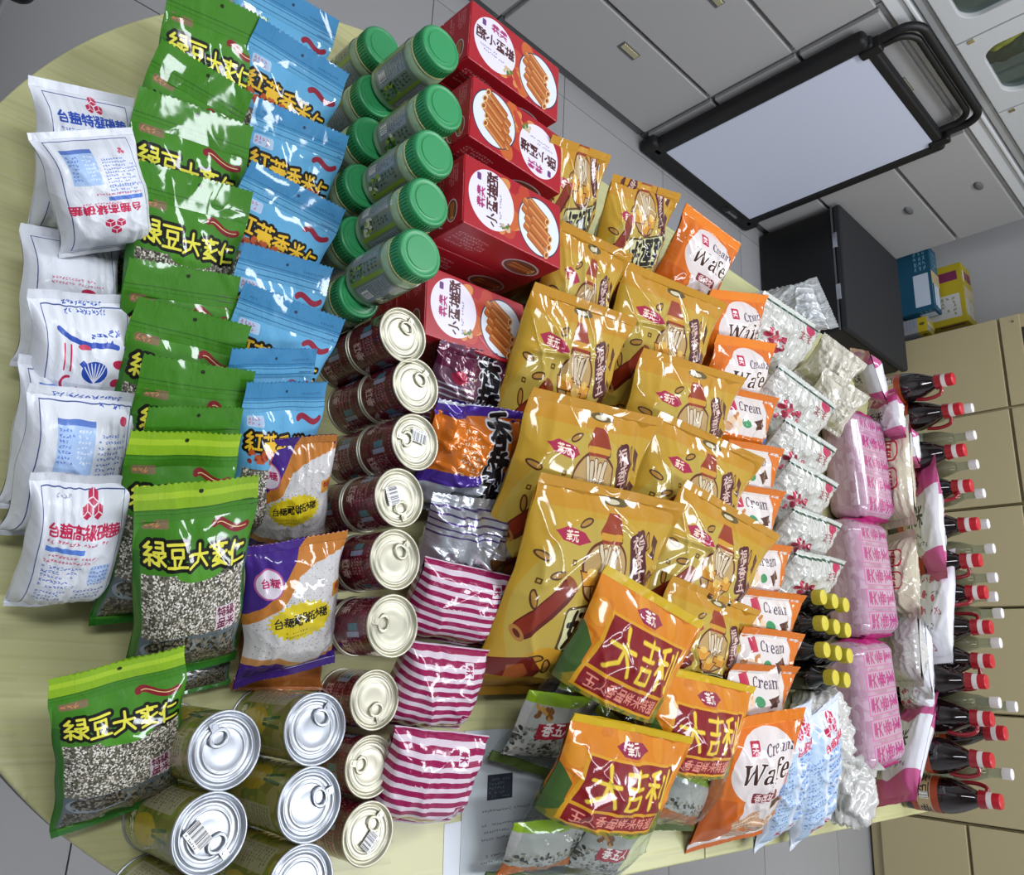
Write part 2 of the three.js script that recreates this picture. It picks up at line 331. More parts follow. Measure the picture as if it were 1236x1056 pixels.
// ---------------------------------------------------------------- things on the floor
{
  const t = thing('platform_trolley', 'platform trolley with a pale deck and black tube handle, upright against grey drawers', 'trolley');
  t.position.set(-1.965, 0.0, -2.49);
  const rim = [];
  rim.push(box(0.05, 0.075, 0.78, 0, 0.04, 0, 0.02), box(0.05, 0.82, 0.06, 0, 0.44, 0.335, 0.02), box(0.05, 0.82, 0.055, 0, 0.44, -0.335, 0.02), box(0.045, 0.035, 0.66, 0.004, 0.842, 0, 0.01));
  mesh('bumper', mergeGeometries(rim), M.blackRubber, t).userData.label = 'black rubber bumper round the deck';
  mesh('deck', box(0.03, 0.76, 0.62, 0.008, 0.45, 0, 0.006), std(0xc9cfe0, 0.42), t);
  for (const dx of [0, 0.028]) {
    const r = dx ? 0.011 : 0.014, pts = [], zz = 0.3 - dx, top = 0.99 - dx;
    const c = new THREE.CurvePath(); pts.push(V(-0.005, 0.82, zz));
    for (let k = 0; k <= 8; k++) { const a = k / 8 * Math.PI / 2; pts.push(V(-0.005, top - 0.06 + Math.sin(a) * 0.06, zz - 0.06 + Math.cos(a) * 0.06)); }
    for (let k = 0; k <= 8; k++) { const a = Math.PI / 2 + k / 8 * Math.PI / 2; pts.push(V(-0.005, top - 0.06 + Math.sin(a) * 0.06, -zz + 0.06 + Math.cos(a) * 0.06)); }
    pts.push(V(-0.005, 0.82, -zz));
    mesh('handle', new THREE.TubeGeometry(new THREE.CatmullRomCurve3(pts, false, 'catmullrom', 0.1), 80, r, 12), M.black, t);
  }
  for (const z of [0.3, -0.3]) mesh('bracket', box(0.05, 0.07, 0.035, 0.01, 0.845, z, 0.008), M.black, t);
  const tag = canvasTexture(256, 64, (g, w, h) => { g.fillStyle = '#0b0b0c'; g.fillRect(0, 0, w, h); g.fillStyle = '#9a9da0'; g.font = 'italic bold 44px sans-serif'; g.textAlign = 'center'; g.fillText('Jumbo', w / 2, 47); });
  const m = mesh('maker_plate', new THREE.BoxGeometry(0.003, 0.028, 0.13).translate(0.026, 0.04, -0.22), std(0xffffff, 0.5, { map: tag }), t);
  const c2 = std(0x35373a, 0.6);
  for (const y of [0.2, 0.72]) for (const z of [0.22, -0.22]) mesh('caster', new THREE.CylinderGeometry(0.03, 0.03, 0.025, 20).rotateX(Math.PI / 2).translate(-0.0, y, z).scale(0.4, 1, 1), c2, t);
}
{
  const t = thing('storage_case', 'large black box-shaped case with charcoal lid, between trolley and yellow box', 'case');
  t.position.set(-1.7, 0, -3.31);
  mesh('body', box(0.57, 0.345, 0.62, 0, 0.1745, 0, 0.02), M.black, t);
  mesh('lid', box(0.576, 0.035, 0.626, 0, 0.364, 0, 0.012), std(0x232427, 0.75), t);
  mesh('latch', mergeGeometries([box(0.07, 0.02, 0.008, -0.12, 0.352, 0.316), box(0.07, 0.02, 0.008, 0.12, 0.352, 0.316)]), M.tin, t);
  mesh('seam', box(0.574, 0.008, 0.004, 0, 0.343, 0.312), std(0x55565a, 0.5), t);
}
function carton(name, label, w, h, d, x, y, z, turn, faces, category = 'box') {
  const t = thing(name, label, category); t.position.set(x, y, z); t.rotation.y = turn;
  mesh('carton_body', box(w, h, d, 0, h / 2, 0, 0.003), faces, t);
  mesh('lid_flap', box(w * 0.98, 0.0015, d * 0.48, 0, h + 0.0008, d * 0.25, 0.0005), faces, t);
  mesh('tape', box(w * 0.2, 0.0008, d, 0, h + 0.0018, 0, 0.0003), std(0xc2b48a, 0.3), t);
  return t;
}
carton('cardboard_box', 'brown cardboard box under the blue and yellow boxes in the corner', 0.53, 0.325, 0.42, -1.875, 0, -3.91, 0, std(0x7d6a4c, 0.8));
{
  const face = (base, draw) => std(0xffffff, 0.5, { map: canvasTexture(256, 256, (g, w, h) => { g.fillStyle = base; g.fillRect(0, 0, w, h); draw(g, w, h); }) });
  reseed(17);
  const blue = carton('blue_box', 'dark teal box with a white sheet, left of the yellow box', 0.33, 0.16, 0.1, -1.905, 0.3275, -3.78, 0, face('#17506b', (g, w, h) => { rr(g, 110, 20, 130, 110, 4, '#c7d4e4'); smallPrint(g, 16, 30, 80, 3, 20, '#7fb2c4'); }));
  carton('yellow_box', 'yellow box with white panels and red lettering beside the teal box', 0.3, 0.255, 0.14, -1.85, 0.3275, -3.93, 0.06, face('#b6a41c', (g, w, h) => { rr(g, 130, 20, 100, 210, 4, '#c9c6c4'); rr(g, 30, 20, 40, 110, 3, '#7a2a52'); rr(g, 30, 160, 50, 60, 3, '#e4e4e6'); smallPrint(g, 140, 40, 80, 5, 16, '#6c7d3a'); }));
  carton('small_printed_box', 'small pale box with a yellow flower print below the yellow box', 0.075, 0.12, 0.09, -1.672, 0.3275, -3.775, -0.05, face('#8f9297', (g, w, h) => { rr(g, 0, 0, w, 90, 0, '#b7a41e'); ell(g, 120, 50, 26, 26, '#57501f'); smallPrint(g, 20, 120, 200, 4, 20, '#56709c'); }));
}
{ // the dark seat edge at the photograph's corner
  const t = thing('chair', 'black padded chair pushed away from the round table end', 'chair'); t.position.set(-1.1, 0, 0.1);
  mesh('seat', box(0.44, 0.07, 0.44, 0, 0.44, 0, 0.03), M.black, t);
  mesh('backrest', box(0.05, 0.38, 0.42, -0.24, 0.72, 0, 0.022), M.black, t);
  mesh('back_post', box(0.02, 0.3, 0.05, -0.225, 0.52, 0, 0.006), M.black, t);
  for (const [x, z] of [[0.18, 0.18], [0.18, -0.18], [-0.18, 0.18], [-0.18, -0.18]]) mesh('leg', new THREE.CylinderGeometry(0.013, 0.013, 0.41, 16).translate(x, 0.2055, z), M.tin, t);
}

// ---------------------------------------------------------------- printed packaging
const P = {
  salt: [[-0.503, 0.835, -0.086, -0.532, 0.835, -0.174, -0.402, 0.765, -0.168, 0], [-0.435, 0.875, -0.087, -0.461, 0.875, -0.171, -0.37, 0.825, -0.181, 1], [-0.372, 0.81, -0.111, -0.39, 0.81, -0.197, -0.262, 0.765, -0.179, 2], [-0.293, 0.865, -0.12, -0.318, 0.865, -0.205, -0.205, 0.765, -0.192, 3], [-0.245, 0.835, -0.13, -0.258, 0.835, -0.208, -0.132, 0.765, -0.189, 1], [-0.217, 0.855, -0.138, -0.231, 0.855, -0.231, -0.111, 0.765, -0.201, 4], [-0.146, 0.86, -0.154, -0.152, 0.86, -0.235, -0.051, 0.765, -0.215, 5]],
  green: [[-0.656, 0.875, -0.17, -0.675, 0.875, -0.274, -0.501, 0.765, -0.252, 0], [-0.581, 0.875, -0.177, -0.576, 0.875, -0.274, -0.412, 0.765, -0.218, 0], [-0.52, 0.875, -0.162, -0.539, 0.875, -0.277, -0.365, 0.765, -0.247, 0], [-0.447, 0.875, -0.177, -0.467, 0.875, -0.288, -0.293, 0.765, -0.263, 0], [-0.35, 0.875, -0.185, -0.372, 0.875, -0.289, -0.198, 0.765, -0.271, 0], [-0.317, 0.875, -0.198, -0.325, 0.875, -0.308, -0.154, 0.765, -0.266, 0], [-0.267, 0.875, -0.213, -0.281, 0.875, -0.319, -0.109, 0.765, -0.289, 0], [-0.221, 0.875, -0.224, -0.242, 0.875, -0.311, -0.069, 0.765, -0.307, 0], [-0.195, 0.875, -0.212, -0.216, 0.875, -0.313, -0.041, 0.765, -0.296, 1], [-0.156, 0.9, -0.218, -0.165, 0.9, -0.325, 0.005, 0.77, -0.336, 1], [-0.045, 0.77, -0.294, -0.047, 0.77, -0.381, 0.032, 0.76, -0.358, 2], [0.002, 0.835, -0.198, -0.008, 0.835, -0.308, 0.134, 0.765, -0.303, 1]],
  blue: [[-0.721, 0.875, -0.24, -0.733, 0.875, -0.358, -0.573, 0.765, -0.314, 0], [-0.671, 0.875, -0.263, -0.671, 0.875, -0.379, -0.516, 0.765, -0.32, 0], [-0.576, 0.875, -0.274, -0.591, 0.875, -0.388, -0.43, 0.765, -0.351, 0], [-0.502, 0.875, -0.282, -0.498, 0.875, -0.397, -0.345, 0.765, -0.334, 0], [-0.41, 0.875, -0.284, -0.423, 0.875, -0.388, -0.263, 0.765, -0.355, 0], [-0.369, 0.875, -0.294, -0.37, 0.875, -0.412, -0.215, 0.765, -0.354, 0], [-0.298, 0.875, -0.288, -0.326, 0.875, -0.38, -0.164, 0.765, -0.38, 0], [-0.268, 0.875, -0.307, -0.294, 0.875, -0.396, -0.133, 0.765, -0.395, 0]],
  sugar: [[-0.237, 0.86, -0.333, -0.228, 0.86, -0.422, -0.131, 0.765, -0.437, 0], [-0.122, 0.855, -0.34, -0.136, 0.855, -0.45, 0.004, 0.78, -0.443, 0], [-0.033, 0.762, -0.401, -0.041, 0.762, -0.512, 0.028, 0.76, -0.458, 0]],
  yellow: [[-0.731, 0.92, -0.666, -0.767, 0.92, -0.796, -0.548, 0.765, -0.787, 0], [-0.607, 0.92, -0.694, -0.621, 0.92, -0.848, -0.382, 0.765, -0.793, 0], [-0.494, 0.92, -0.643, -0.52, 0.92, -0.859, -0.263, 0.765, -0.78, 0], [-0.353, 0.92, -0.651, -0.382, 0.92, -0.926, -0.124, 0.765, -0.815, 0], [-0.25, 0.91, -0.679, -0.267, 0.91, -0.991, 0.015, 0.765, -0.85, 0]],
  yellow2: [[-0.747, 0.91, -0.811, -0.803, 0.91, -0.99, -0.58, 0.765, -0.96, 0], [-0.612, 0.91, -0.847, -0.65, 0.91, -1.128, -0.393, 0.765, -1.019, 0], [-0.486, 0.91, -0.888, -0.527, 0.91, -1.186, -0.269, 0.765, -1.07, 0], [-0.398, 0.91, -0.93, -0.393, 0.91, -1.238, -0.156, 0.765, -1.08, 0], [-0.308, 0.905, -1.0, -0.266, 0.905, -1.288, -0.036, 0.765, -1.107, 0], [-0.165, 0.87, -1.015, -0.134, 0.87, -1.277, 0.065, 0.765, -1.121, 0]],
  orange: [[-0.15, 0.91, -0.824, -0.093, 0.91, -1.054, 0.13, 0.765, -0.877, 0], [-0.027, 0.88, -0.989, -0.004, 0.88, -1.25, 0.216, 0.765, -1.099, 1], [0.037, 0.89, -0.79, 0.07, 0.89, -1.051, 0.259, 0.765, -0.895, 0]],
  wafer: [[-0.831, 0.88, -1.065, -0.831, 0.88, -1.251, -0.667, 0.765, -1.158, 0], [-0.69, 0.88, -1.14, -0.76, 0.88, -1.353, -0.57, 0.765, -1.297, 0], [-0.607, 0.88, -1.152, -0.661, 0.88, -1.371, -0.475, 0.765, -1.301, 0], [-0.514, 0.88, -1.169, -0.547, 0.88, -1.376, -0.369, 0.765, -1.299, 0], [-0.418, 0.88, -1.181, -0.447, 0.88, -1.383, -0.271, 0.765, -1.305, 0], [-0.341, 0.88, -1.184, -0.362, 0.88, -1.384, -0.189, 0.765, -1.302, 0], [-0.243, 0.88, -1.219, -0.262, 0.88, -1.396, -0.089, 0.765, -1.324, 0], [-0.166, 0.88, -1.227, -0.175, 0.88, -1.444, -0.007, 0.765, -1.342, 0], [-0.103, 0.88, -1.21, -0.105, 0.88, -1.426, 0.06, 0.765, -1.319, 0], [-0.042, 0.88, -1.18, -0.045, 0.88, -1.403, 0.12, 0.765, -1.294, 0], [0.005, 0.885, -1.174, 0.063, 0.885, -1.351, 0.252, 0.765, -1.33, 0]],
  noodle: [[-0.779, 0.87, -1.35, -0.783, 0.87, -1.604, -0.674, 0.765, -1.479, 0], [-0.638, 0.87, -1.4, -0.617, 0.87, -1.658, -0.521, 0.765, -1.52, 0], [-0.529, 0.87, -1.417, -0.514, 0.87, -1.642, -0.414, 0.765, -1.522, 0], [-0.448, 0.87, -1.428, -0.435, 0.87, -1.638, -0.334, 0.765, -1.526, 0], [-0.353, 0.87, -1.432, -0.349, 0.87, -1.64, -0.244, 0.765, -1.534, 0], [-0.267, 0.87, -1.429, -0.272, 0.87, -1.644, -0.163, 0.765, -1.539, 0]],
  silver: [[-0.877, 0.82, -1.625, -0.783, 0.94, -1.662, -0.801, 0.765, -1.569, 0]],
  cream: [[-0.806, 0.8, -1.753, -0.791, 0.89, -1.846, -0.71, 0.765, -1.785, 0], [-0.716, 0.8, -1.741, -0.709, 0.89, -1.839, -0.624, 0.765, -1.784, 0]],
  vermi: [[-0.704, 0.8, -2.121, -0.665, 0.9, -2.082, -0.396, 0.85, -2.087, 0], [-0.393, 0.8, -2.108, -0.377, 0.9, -2.06, -0.168, 0.85, -2.067, 0], [-0.199, 0.8, -2.117, -0.196, 0.9, -2.043, -0.017, 0.85, -2.075, 0]],
  rice: [[-0.884, 0.81, -1.974, -0.79, 0.91, -1.855, -0.717, 0.86, -1.987, 0], [-0.782, 0.81, -2.069, -0.714, 0.91, -1.99, -0.625, 0.86, -2.061, 0], [-0.717, 0.81, -2.177, -0.648, 0.91, -2.072, -0.568, 0.86, -2.153, 0], [-0.633, 0.81, -2.298, -0.588, 0.91, -2.219, -0.28, 0.86, -2.236, 0], [-0.52, 0.81, -2.342, -0.482, 0.9, -2.241, -0.347, 0.855, -2.29, 0], [-0.371, 0.81, -2.314, -0.34, 0.91, -2.264, -0.064, 0.86, -2.168, 1], [-0.19, 0.8, -2.179, -0.184, 0.88, -2.119, 0.01, 0.84, -2.14, 1], [-0.077, 0.79, -2.179, -0.077, 0.87, -2.14, 0.043, 0.83, -2.154, 1], [0.019, 0.77, -2.22, 0.022, 0.87, -2.155, 0.247, 0.82, -1.967, 0]],
  bluesalt: [[0.027, 0.88, -1.285, 0.028, 0.88, -1.401, 0.253, 0.765, -1.479, 0], [0.023, 0.88, -1.377, 0.024, 0.88, -1.504, 0.257, 0.765, -1.618, 0]],
  vbag: [[-0.407, 0.85, -0.554, -0.425, 0.85, -0.695, -0.306, 0.765, -0.638, 0], [-0.33, 0.85, -0.556, -0.354, 0.85, -0.722, -0.22, 0.765, -0.656, 1], [-0.22, 0.82, -0.583, -0.235, 0.82, -0.748, -0.121, 0.765, -0.675, 2]],
  stripe: [[-0.139, 0.82, -0.586, -0.133, 0.82, -0.746, -0.045, 0.77, -0.662, 0], [-0.041, 0.82, -0.569, -0.036, 0.82, -0.7, 0.056, 0.77, -0.63, 0], [0.052, 0.82, -0.563, 0.063, 0.82, -0.702, 0.16, 0.77, -0.624, 0]],
  jarlo: [[-0.761, 0.855, -0.438], [-0.685, 0.855, -0.437], [-0.624, 0.855, -0.439], [-0.554, 0.855, -0.434], [-0.484, 0.855, -0.437], [-0.413, 0.855, -0.444]],
  jarhi: [[-0.703, 0.961, -0.452], [-0.627, 0.961, -0.464], [-0.56, 0.961, -0.456], [-0.496, 0.961, -0.454], [-0.43, 0.961, -0.449]],
  can3: [[-0.368, 0.91, -0.486]],
  can2: [[-0.313, 0.89, -0.51], [-0.247, 0.89, -0.516], [-0.18, 0.89, -0.501], [-0.113, 0.89, -0.503], [-0.044, 0.89, -0.507]],
  can1: [[0.033, 0.82, -0.542], [0.102, 0.82, -0.544], [0.169, 0.82, -0.549]],
  pine: [[0.059, 0.868, -0.442], [0.125, 0.868, -0.445], [0.182, 0.868, -0.445], [0.076, 0.868, -0.352], [0.136, 0.868, -0.349], [0.174, 0.868, -0.347]],
  soyR: [[-0.812, 0.962, -2.204], [-0.739, 0.962, -2.244], [-0.621, 0.962, -2.23], [-0.529, 0.962, -2.25], [-0.431, 0.962, -2.266], [-0.335, 0.962, -2.25], [-0.256, 0.962, -2.265], [-0.171, 0.962, -2.271], [-0.088, 0.962, -2.245], [-0.038, 0.962, -2.182], [0.046, 0.962, -2.192], [0.135, 0.962, -2.157], [0.078, 0.962, -2.28], [0.224, 0.962, -2.187]],
  clear: [[-0.761, 0.969, -2.322], [-0.681, 0.969, -2.314], [-0.597, 0.969, -2.304], [-0.523, 0.969, -2.33], [-0.441, 0.969, -2.333], [-0.379, 0.969, -2.356], [-0.302, 0.969, -2.346], [-0.251, 0.969, -2.325], [-0.212, 0.969, -2.357], [-0.135, 0.969, -2.311], [0.016, 0.969, -2.375], [0.008, 0.969, -2.245], [0.169, 0.969, -2.273]],
  cap: [[-0.17, 0.88, -1.536], [-0.155, 0.88, -1.573], [-0.155, 0.88, -1.622], [-0.1, 0.88, -1.508], [-0.108, 0.88, -1.555], [-0.105, 0.88, -1.61], [-0.053, 0.88, -1.512], [-0.066, 0.88, -1.556], [-0.054, 0.88, -1.609], [-0.02, 0.88, -1.556], [-0.009, 0.88, -1.601]],
  crumple: [[0.047, 0.8, -1.656], [0.088, 0.8, -1.676], [0.197, 0.8, -1.755]],
  box1t: [[-0.841, 0.93, -0.515], [-0.747, 0.93, -0.515], [-0.855, 0.93, -0.688], [-0.747, 0.93, -0.686]],
  box2t: [[-0.726, 0.93, -0.529], [-0.636, 0.93, -0.524], [-0.731, 0.93, -0.698], [-0.652, 0.93, -0.695]],
  box3t: [[-0.589, 0.95, -0.516], [-0.507, 0.95, -0.511], [-0.612, 0.95, -0.671], [-0.505, 0.95, -0.656]],
  box4t: [[-0.517, 0.87, -0.549], [-0.42, 0.87, -0.531], [-0.533, 0.87, -0.691], [-0.413, 0.87, -0.674]],
  pink: [[-0.665, 0.83, -1.769], [-0.747, 0.83, -2.077], [-0.376, 0.83, -1.733], [-0.416, 0.83, -2.041], [-0.358, 0.83, -1.738], [-0.403, 0.83, -2.054], [-0.116, 0.83, -1.773], [-0.125, 0.83, -2.026], [-0.099, 0.83, -1.778], [-0.111, 0.83, -2.048], [0.148, 0.83, -1.786], [0.167, 0.83, -2.055]],
  paper: [[0.066, 0.75, -0.744], [0.061, 0.75, -0.86], [0.245, 0.75, -0.751], [0.259, 0.75, -0.872]]
};
const ORD = ['first', 'second', 'third', 'fourth', 'fifth', 'sixth', 'seventh', 'eighth', 'ninth', 'tenth', 'eleventh', 'twelfth', 'thirteenth', 'fourteenth', 'fifteenth'];
function cubeLogo(g, x, y, s, color, flip = 1) {
  for (const [dx, dy] of [[0, -0.5], [-0.56, 0.45], [0.56, 0.45]]) {
    const cx = x + dx * s, cy = y + dy * s * flip, r = s * 0.56, p = (a) => [cx + Math.cos(a) * r, cy + Math.sin(a) * r * flip];
    poly(g, [0, 1, 2, 3, 4, 5].map((k) => p(k * 1.0472 + 0.5236)), color);
    g.strokeStyle = '#f1dfe4'; g.lineWidth = s * 0.09; g.beginPath();
    for (const k of [0, 2, 4]) { g.moveTo(cx, cy); const q = p(k * 1.0472 + 0.5236); g.lineTo(...q); }
    g.stroke();
  }
}
const BLUE = '#2d4fae', RED = '#c22a52';
function saltPrint(v) {
  return canvasTexture(512, 800, (g, w, h) => {
    reseed(50 + v); g.fillStyle = '#dfe3ea'; g.fillRect(0, 0, w, h);
    g.strokeStyle = '#3a4a86'; g.lineWidth = 4; g.strokeRect(50, 62, w - 100, h - 110);
    const table = (x, y, W, H) => { g.fillStyle = '#a9c4ea'; g.fillRect(x, y, W, H); g.fillStyle = '#5c7cc4'; g.fillRect(x, y, W, 22); smallPrint(g, x + 6, y + 34, W * 0.4, Math.floor(H / 26) - 1, 14, '#4a6cc0'); smallPrint(g, x + W * 0.55, y + 34, W * 0.38, Math.floor(H / 26) - 1, 14, '#e7effb'); };
    if (v === 0) { cubeLogo(g, 285, 84, 40, RED); text(g, '台鹽特選碘鹽', 78, 136, 56, [[BLUE, 9]], { gap: 1.1 }); smallPrint(g, 90, 215, 120, 1, 16, BLUE); }
    if (v === 1) {
      table(95, 110, 150, 210); cubeLogo(g, 400, 130, 16, RED); smallPrint(g, 270, 165, 190, 9, 13, '#3f62bd', 1.5); smallPrint(g, 270, 330, 190, 3, 13, '#4a6cc0', 1.5);
      g.fillStyle = '#5b7fd0'; g.fillRect(250, 395, 190, 26); smallPrint(g, 190, 372, 240, 1, 14, RED); smallPrint(g, 110, 430, 300, 1, 14, RED);
      g.save(); g.translate(w, 1060); g.rotate(Math.PI); text(g, '台鹽高級碘鹽', 90, 556, 56, [[RED, 9]], { gap: 1.14 }); cubeLogo(g, 250, 470, 52, RED); g.restore();
    }
    if (v > 2) g.translate(0, -52);
    if (v === 2) { ell(g, 300, 330, 40, 18, RED); smallPrint(g, 110, 260, 300, 2, 16, '#c65a78'); smallPrint(g, 110, 390, 280, 3, 14, RED); text(g, '台鹽特選碘鹽', 70, 450, 56, [[BLUE, 8]], { gap: 1.1 }); }
    if (v === 3) {
      smallPrint(g, 150, 90, 240, 2, 18, BLUE); g.strokeStyle = BLUE; g.lineWidth = 22; g.beginPath(); g.moveTo(110, 190); g.bezierCurveTo(200, 270, 330, 230, 400, 260); g.stroke(); smallPrint(g, 230, 190, 170, 2, 30, BLUE, 1.3);
      ell(g, 280, 370, 66, 56, '#2446a4'); g.strokeStyle = '#dfe3ea'; g.lineWidth = 5; for (let k = -3; k <= 3; k++) { g.beginPath(); g.moveTo(280, 425); g.quadraticCurveTo(280 + k * 14, 370, 280 + k * 20, 325); g.stroke(); }
      ell(g, 420, 350, 50, 22, RED, 0.5); poly(g, [[455, 360], [490, 350], [485, 395]], RED); ell(g, 330, 500, 44, 16, RED, 0.2); ell(g, 400, 440, 26, 22, RED);
      g.strokeStyle = RED; g.lineWidth = 14; g.beginPath(); g.arc(160, 440, 40, 0.4, 4.6); g.stroke(); g.lineWidth = 8; g.beginPath(); g.moveTo(130, 250); g.lineTo(130, 370); g.moveTo(160, 250); g.lineTo(160, 370); g.stroke();
      ell(g, 225, 255, 30, 12, '#d1506c'); poly(g, [[200, 330], [220, 310], [240, 330], [220, 350]], BLUE); ell(g, 450, 270, 14, 14, BLUE); smallPrint(g, 120, 560, 300, 3, 14, RED); smallPrint(g, 100, 640, 320, 2, 18, BLUE);
    }
    if (v === 4) { table(120, 170, 170, 230); smallPrint(g, 90, 80, 340, 1, 22, BLUE); smallPrint(g, 310, 110, 150, 1, 20, BLUE); ell(g, 430, 170, 18, 18, RED); smallPrint(g, 310, 220, 150, 8, 15, '#3f62bd', 1.7); smallPrint(g, 260, 445, 200, 2, 18, RED); smallPrint(g, 110, 520, 300, 4, 15, BLUE); }
    if (v === 5) {
      cubeLogo(g, 300, 160, 52, RED); smallPrint(g, 120, 130, 90, 1, 18, '#8c93a8'); text(g, '台鹽高級碘鹽', 75, 232, 62, [[RED, 9]], { gap: 1.02 }); smallPrint(g, 80, 310, 360, 1, 18, RED); g.fillStyle = '#5b86d6'; g.fillRect(80, 345, 200, 26);
      smallPrint(g, 80, 385, 280, 2, 18, RED); smallPrint(g, 80, 450, 220, 5, 18, '#3f62bd', 1.5); rr(g, 330, 450, 110, 110, 6, '#b9cdea'); smallPrint(g, 335, 455, 100, 5, 16, '#3f62bd'); smallPrint(g, 80, 600, 150, 3, 16, '#3f62bd'); smallPrint(g, 270, 600, 170, 3, 18, BLUE);
    }
  });
}
const saltMats = [0, 1, 2, 3, 4, 5].map((v) => film(saltPrint(v), { roughness: 0.5, clearcoat: 0.4, clearcoatRoughness: 0.2 }));
function pouchThing(name, label, category, group, parts, mat, sealMat, pose, W0, L0, lift = 0, zs = 1) {
  const t = thing(name, label, category, group);
  mesh('body', parts.body, mat, t);
  if (parts.top) mesh('top_seal', parts.top, sealMat ?? mat, t);
  if (parts.bottom) mesh('bottom_seal', parts.bottom, sealMat ?? mat, t);
  lay(t, pose, W0, L0, lift, zs);
  return t;
}
{
  const forms = [3, 8, 21].map((seed) => pouchParts({ W: 0.09, L: 0.14, T: 0.056, st: 0.008, sb: 0.005, seed, wr: 0.003, fx: 20, low: 0.45, pinch: 0.1, bow: 0.004, curl: -0.008, fullness: 0.5, crimp: false, teeth: false }));
  const L = ['white salt bag with blue title under three red cubes, first of the salt row', 'white salt bag printed upside down in red, lying over its neighbours', 'white salt bag with its head tucked under the upside-down printed one', 'white salt bag with blue and red sea creature drawings', 'white salt bag mostly hidden, between the sea creature bag and the table-print bag', 'white salt bag with a blue nutrition table uppermost', 'white salt bag with red title and three red cubes, last of the salt row'];
  P.salt.forEach((p, i) => pouchThing('salt_bag', L[i], 'salt', 'salt bags leaning in a row', forms[i % 3], saltMats[p[9]], null, p, 0.09, 0.14, 0.012));
}
// green pouches of mung beans and barley
function beans(g, x, y, w, h, n, dark, a, b) { g.fillStyle = dark ? '#39372f' : '#6c675b'; g.fillRect(x, y, w, h); g.save(); g.beginPath(); g.rect(x, y, w, h); g.clip(); blots(g, x, y, w, h, n, a, b, dark ? ['#2a281f', '#5a564a', '#7a7466', '#46402f', '#8d8878'] : ['#e9e4d8', '#d8d1c2', '#46473a', '#2e3128', '#5b6048', '#b5ad9c', '#f3efe6']); g.restore(); }
const greenPrint = (lime) => canvasTexture(640, 1024, (g, w, h) => {
  reseed(90 + lime); g.fillStyle = '#3f7f1d'; g.fillRect(0, 0, w, h);
  if (lime) { g.fillStyle = '#86b01f'; g.fillRect(0, 0, w, 118); g.fillStyle = '#a2c42e'; g.fillRect(0, 40, w, 30); }
  g.fillStyle = '#2f6416'; g.fillRect(0, 118, w, 6); g.fillRect(0, 140, w, 3); ell(g, w / 2, 44, 12, 10, '#1f2a12');
  rr(g, 40, 165, 130, 40, 10, '#7d6b4d'); smallPrint(g, 48, 172, 110, 1, 26, '#c7855a');
  g.strokeStyle = '#7c1620'; g.lineWidth = 34; g.beginPath(); g.moveTo(405, 205); g.bezierCurveTo(450, 170, 480, 270, 590, 235); g.stroke(); g.lineWidth = 4; g.strokeStyle = '#e3cf8c'; g.beginPath(); g.moveTo(420, 205); g.bezierCurveTo(460, 190, 490, 255, 585, 236); g.stroke();
  beans(g, 34, 400, w - 68, 330, 2600, 0, 4, 7);
  ell(g, w * 0.52, 405, 130, 36, '#4c8f24');
  text(g, '綠豆大麥仁', 44, 255, 108, [['#0d0f08', 44], ['#0d0f08', 40], ['#e6e04a', 13]], { gap: 1.03, rise: 9 });
  g.fillStyle = '#5d6a70'; g.fillRect(20, 720, w - 40, 250);
  ell(g, 190, 780, 150, 66, '#8d99a0'); ell(g, 190, 768, 132, 50, '#322f28'); blots(g, 70, 725, 240, 85, 160, 6, 10, ['#252219', '#5e5a4e', '#827c6e']);
  beans(g, 40, 832, w - 80, 140, 900, 1, 5, 9); blots(g, 320, 740, 260, 100, 200, 6, 11, ['#2f2c23', '#6d6859', '#8a8474']);
  rr(g, 440, 590, 120, 120, 16, '#d7c7cf'); text(g, '特級', 448, 596, 50, [['#6b1f3c', 7]], { gap: 1.05 }); text(g, '量米', 448, 654, 50, [['#6b1f3c', 7]], { gap: 1.05 });
  g.fillStyle = '#2f7a2b'; g.fillRect(0, 985, w, 39);
  g.fillStyle = '#2c6a1c'; g.fillRect(0, 300, 30, h); g.fillRect(w - 26, 300, 26, h);
});
const bluePrint = canvasTexture(640, 1024, (g, w, h) => {
  reseed(120); g.fillStyle = '#5fa4cc'; g.fillRect(0, 0, w, h); g.fillStyle = '#3f86b4'; g.fillRect(0, 0, w, 110);
  for (const y of [92, 118, 150]) { g.fillStyle = '#2d6c96'; g.fillRect(0, y, w, 5); } ell(g, w / 2, 60, 10, 9, '#243a52'); smallPrint(g, 440, 62, 160, 1, 16, '#2d5f88');
  rr(g, 40, 190, 120, 60, 12, '#a9c2dc'); smallPrint(g, 50, 198, 90, 2, 20, '#b06a86', 1.2);
  g.strokeStyle = '#8a1c34'; g.lineWidth = 32; g.beginPath(); g.moveTo(440, 215); g.bezierCurveTo(490, 165, 520, 270, 600, 215); g.stroke();
  text(g, '紅薏香米仁', 40, 275, 108, [['#15100c', 44], ['#e2b52c', 14]], { gap: 1.04, rise: 10 }); blots(g, 60, 385, 500, 60, 60, 10, 22, ['#8a2f22', '#b8552a']);
  beans(g, 34, 480, w - 68, 410, 2400, 0, 4, 7); g.fillStyle = '#7fb6d8'; g.fillRect(0, 900, w, 124);
});
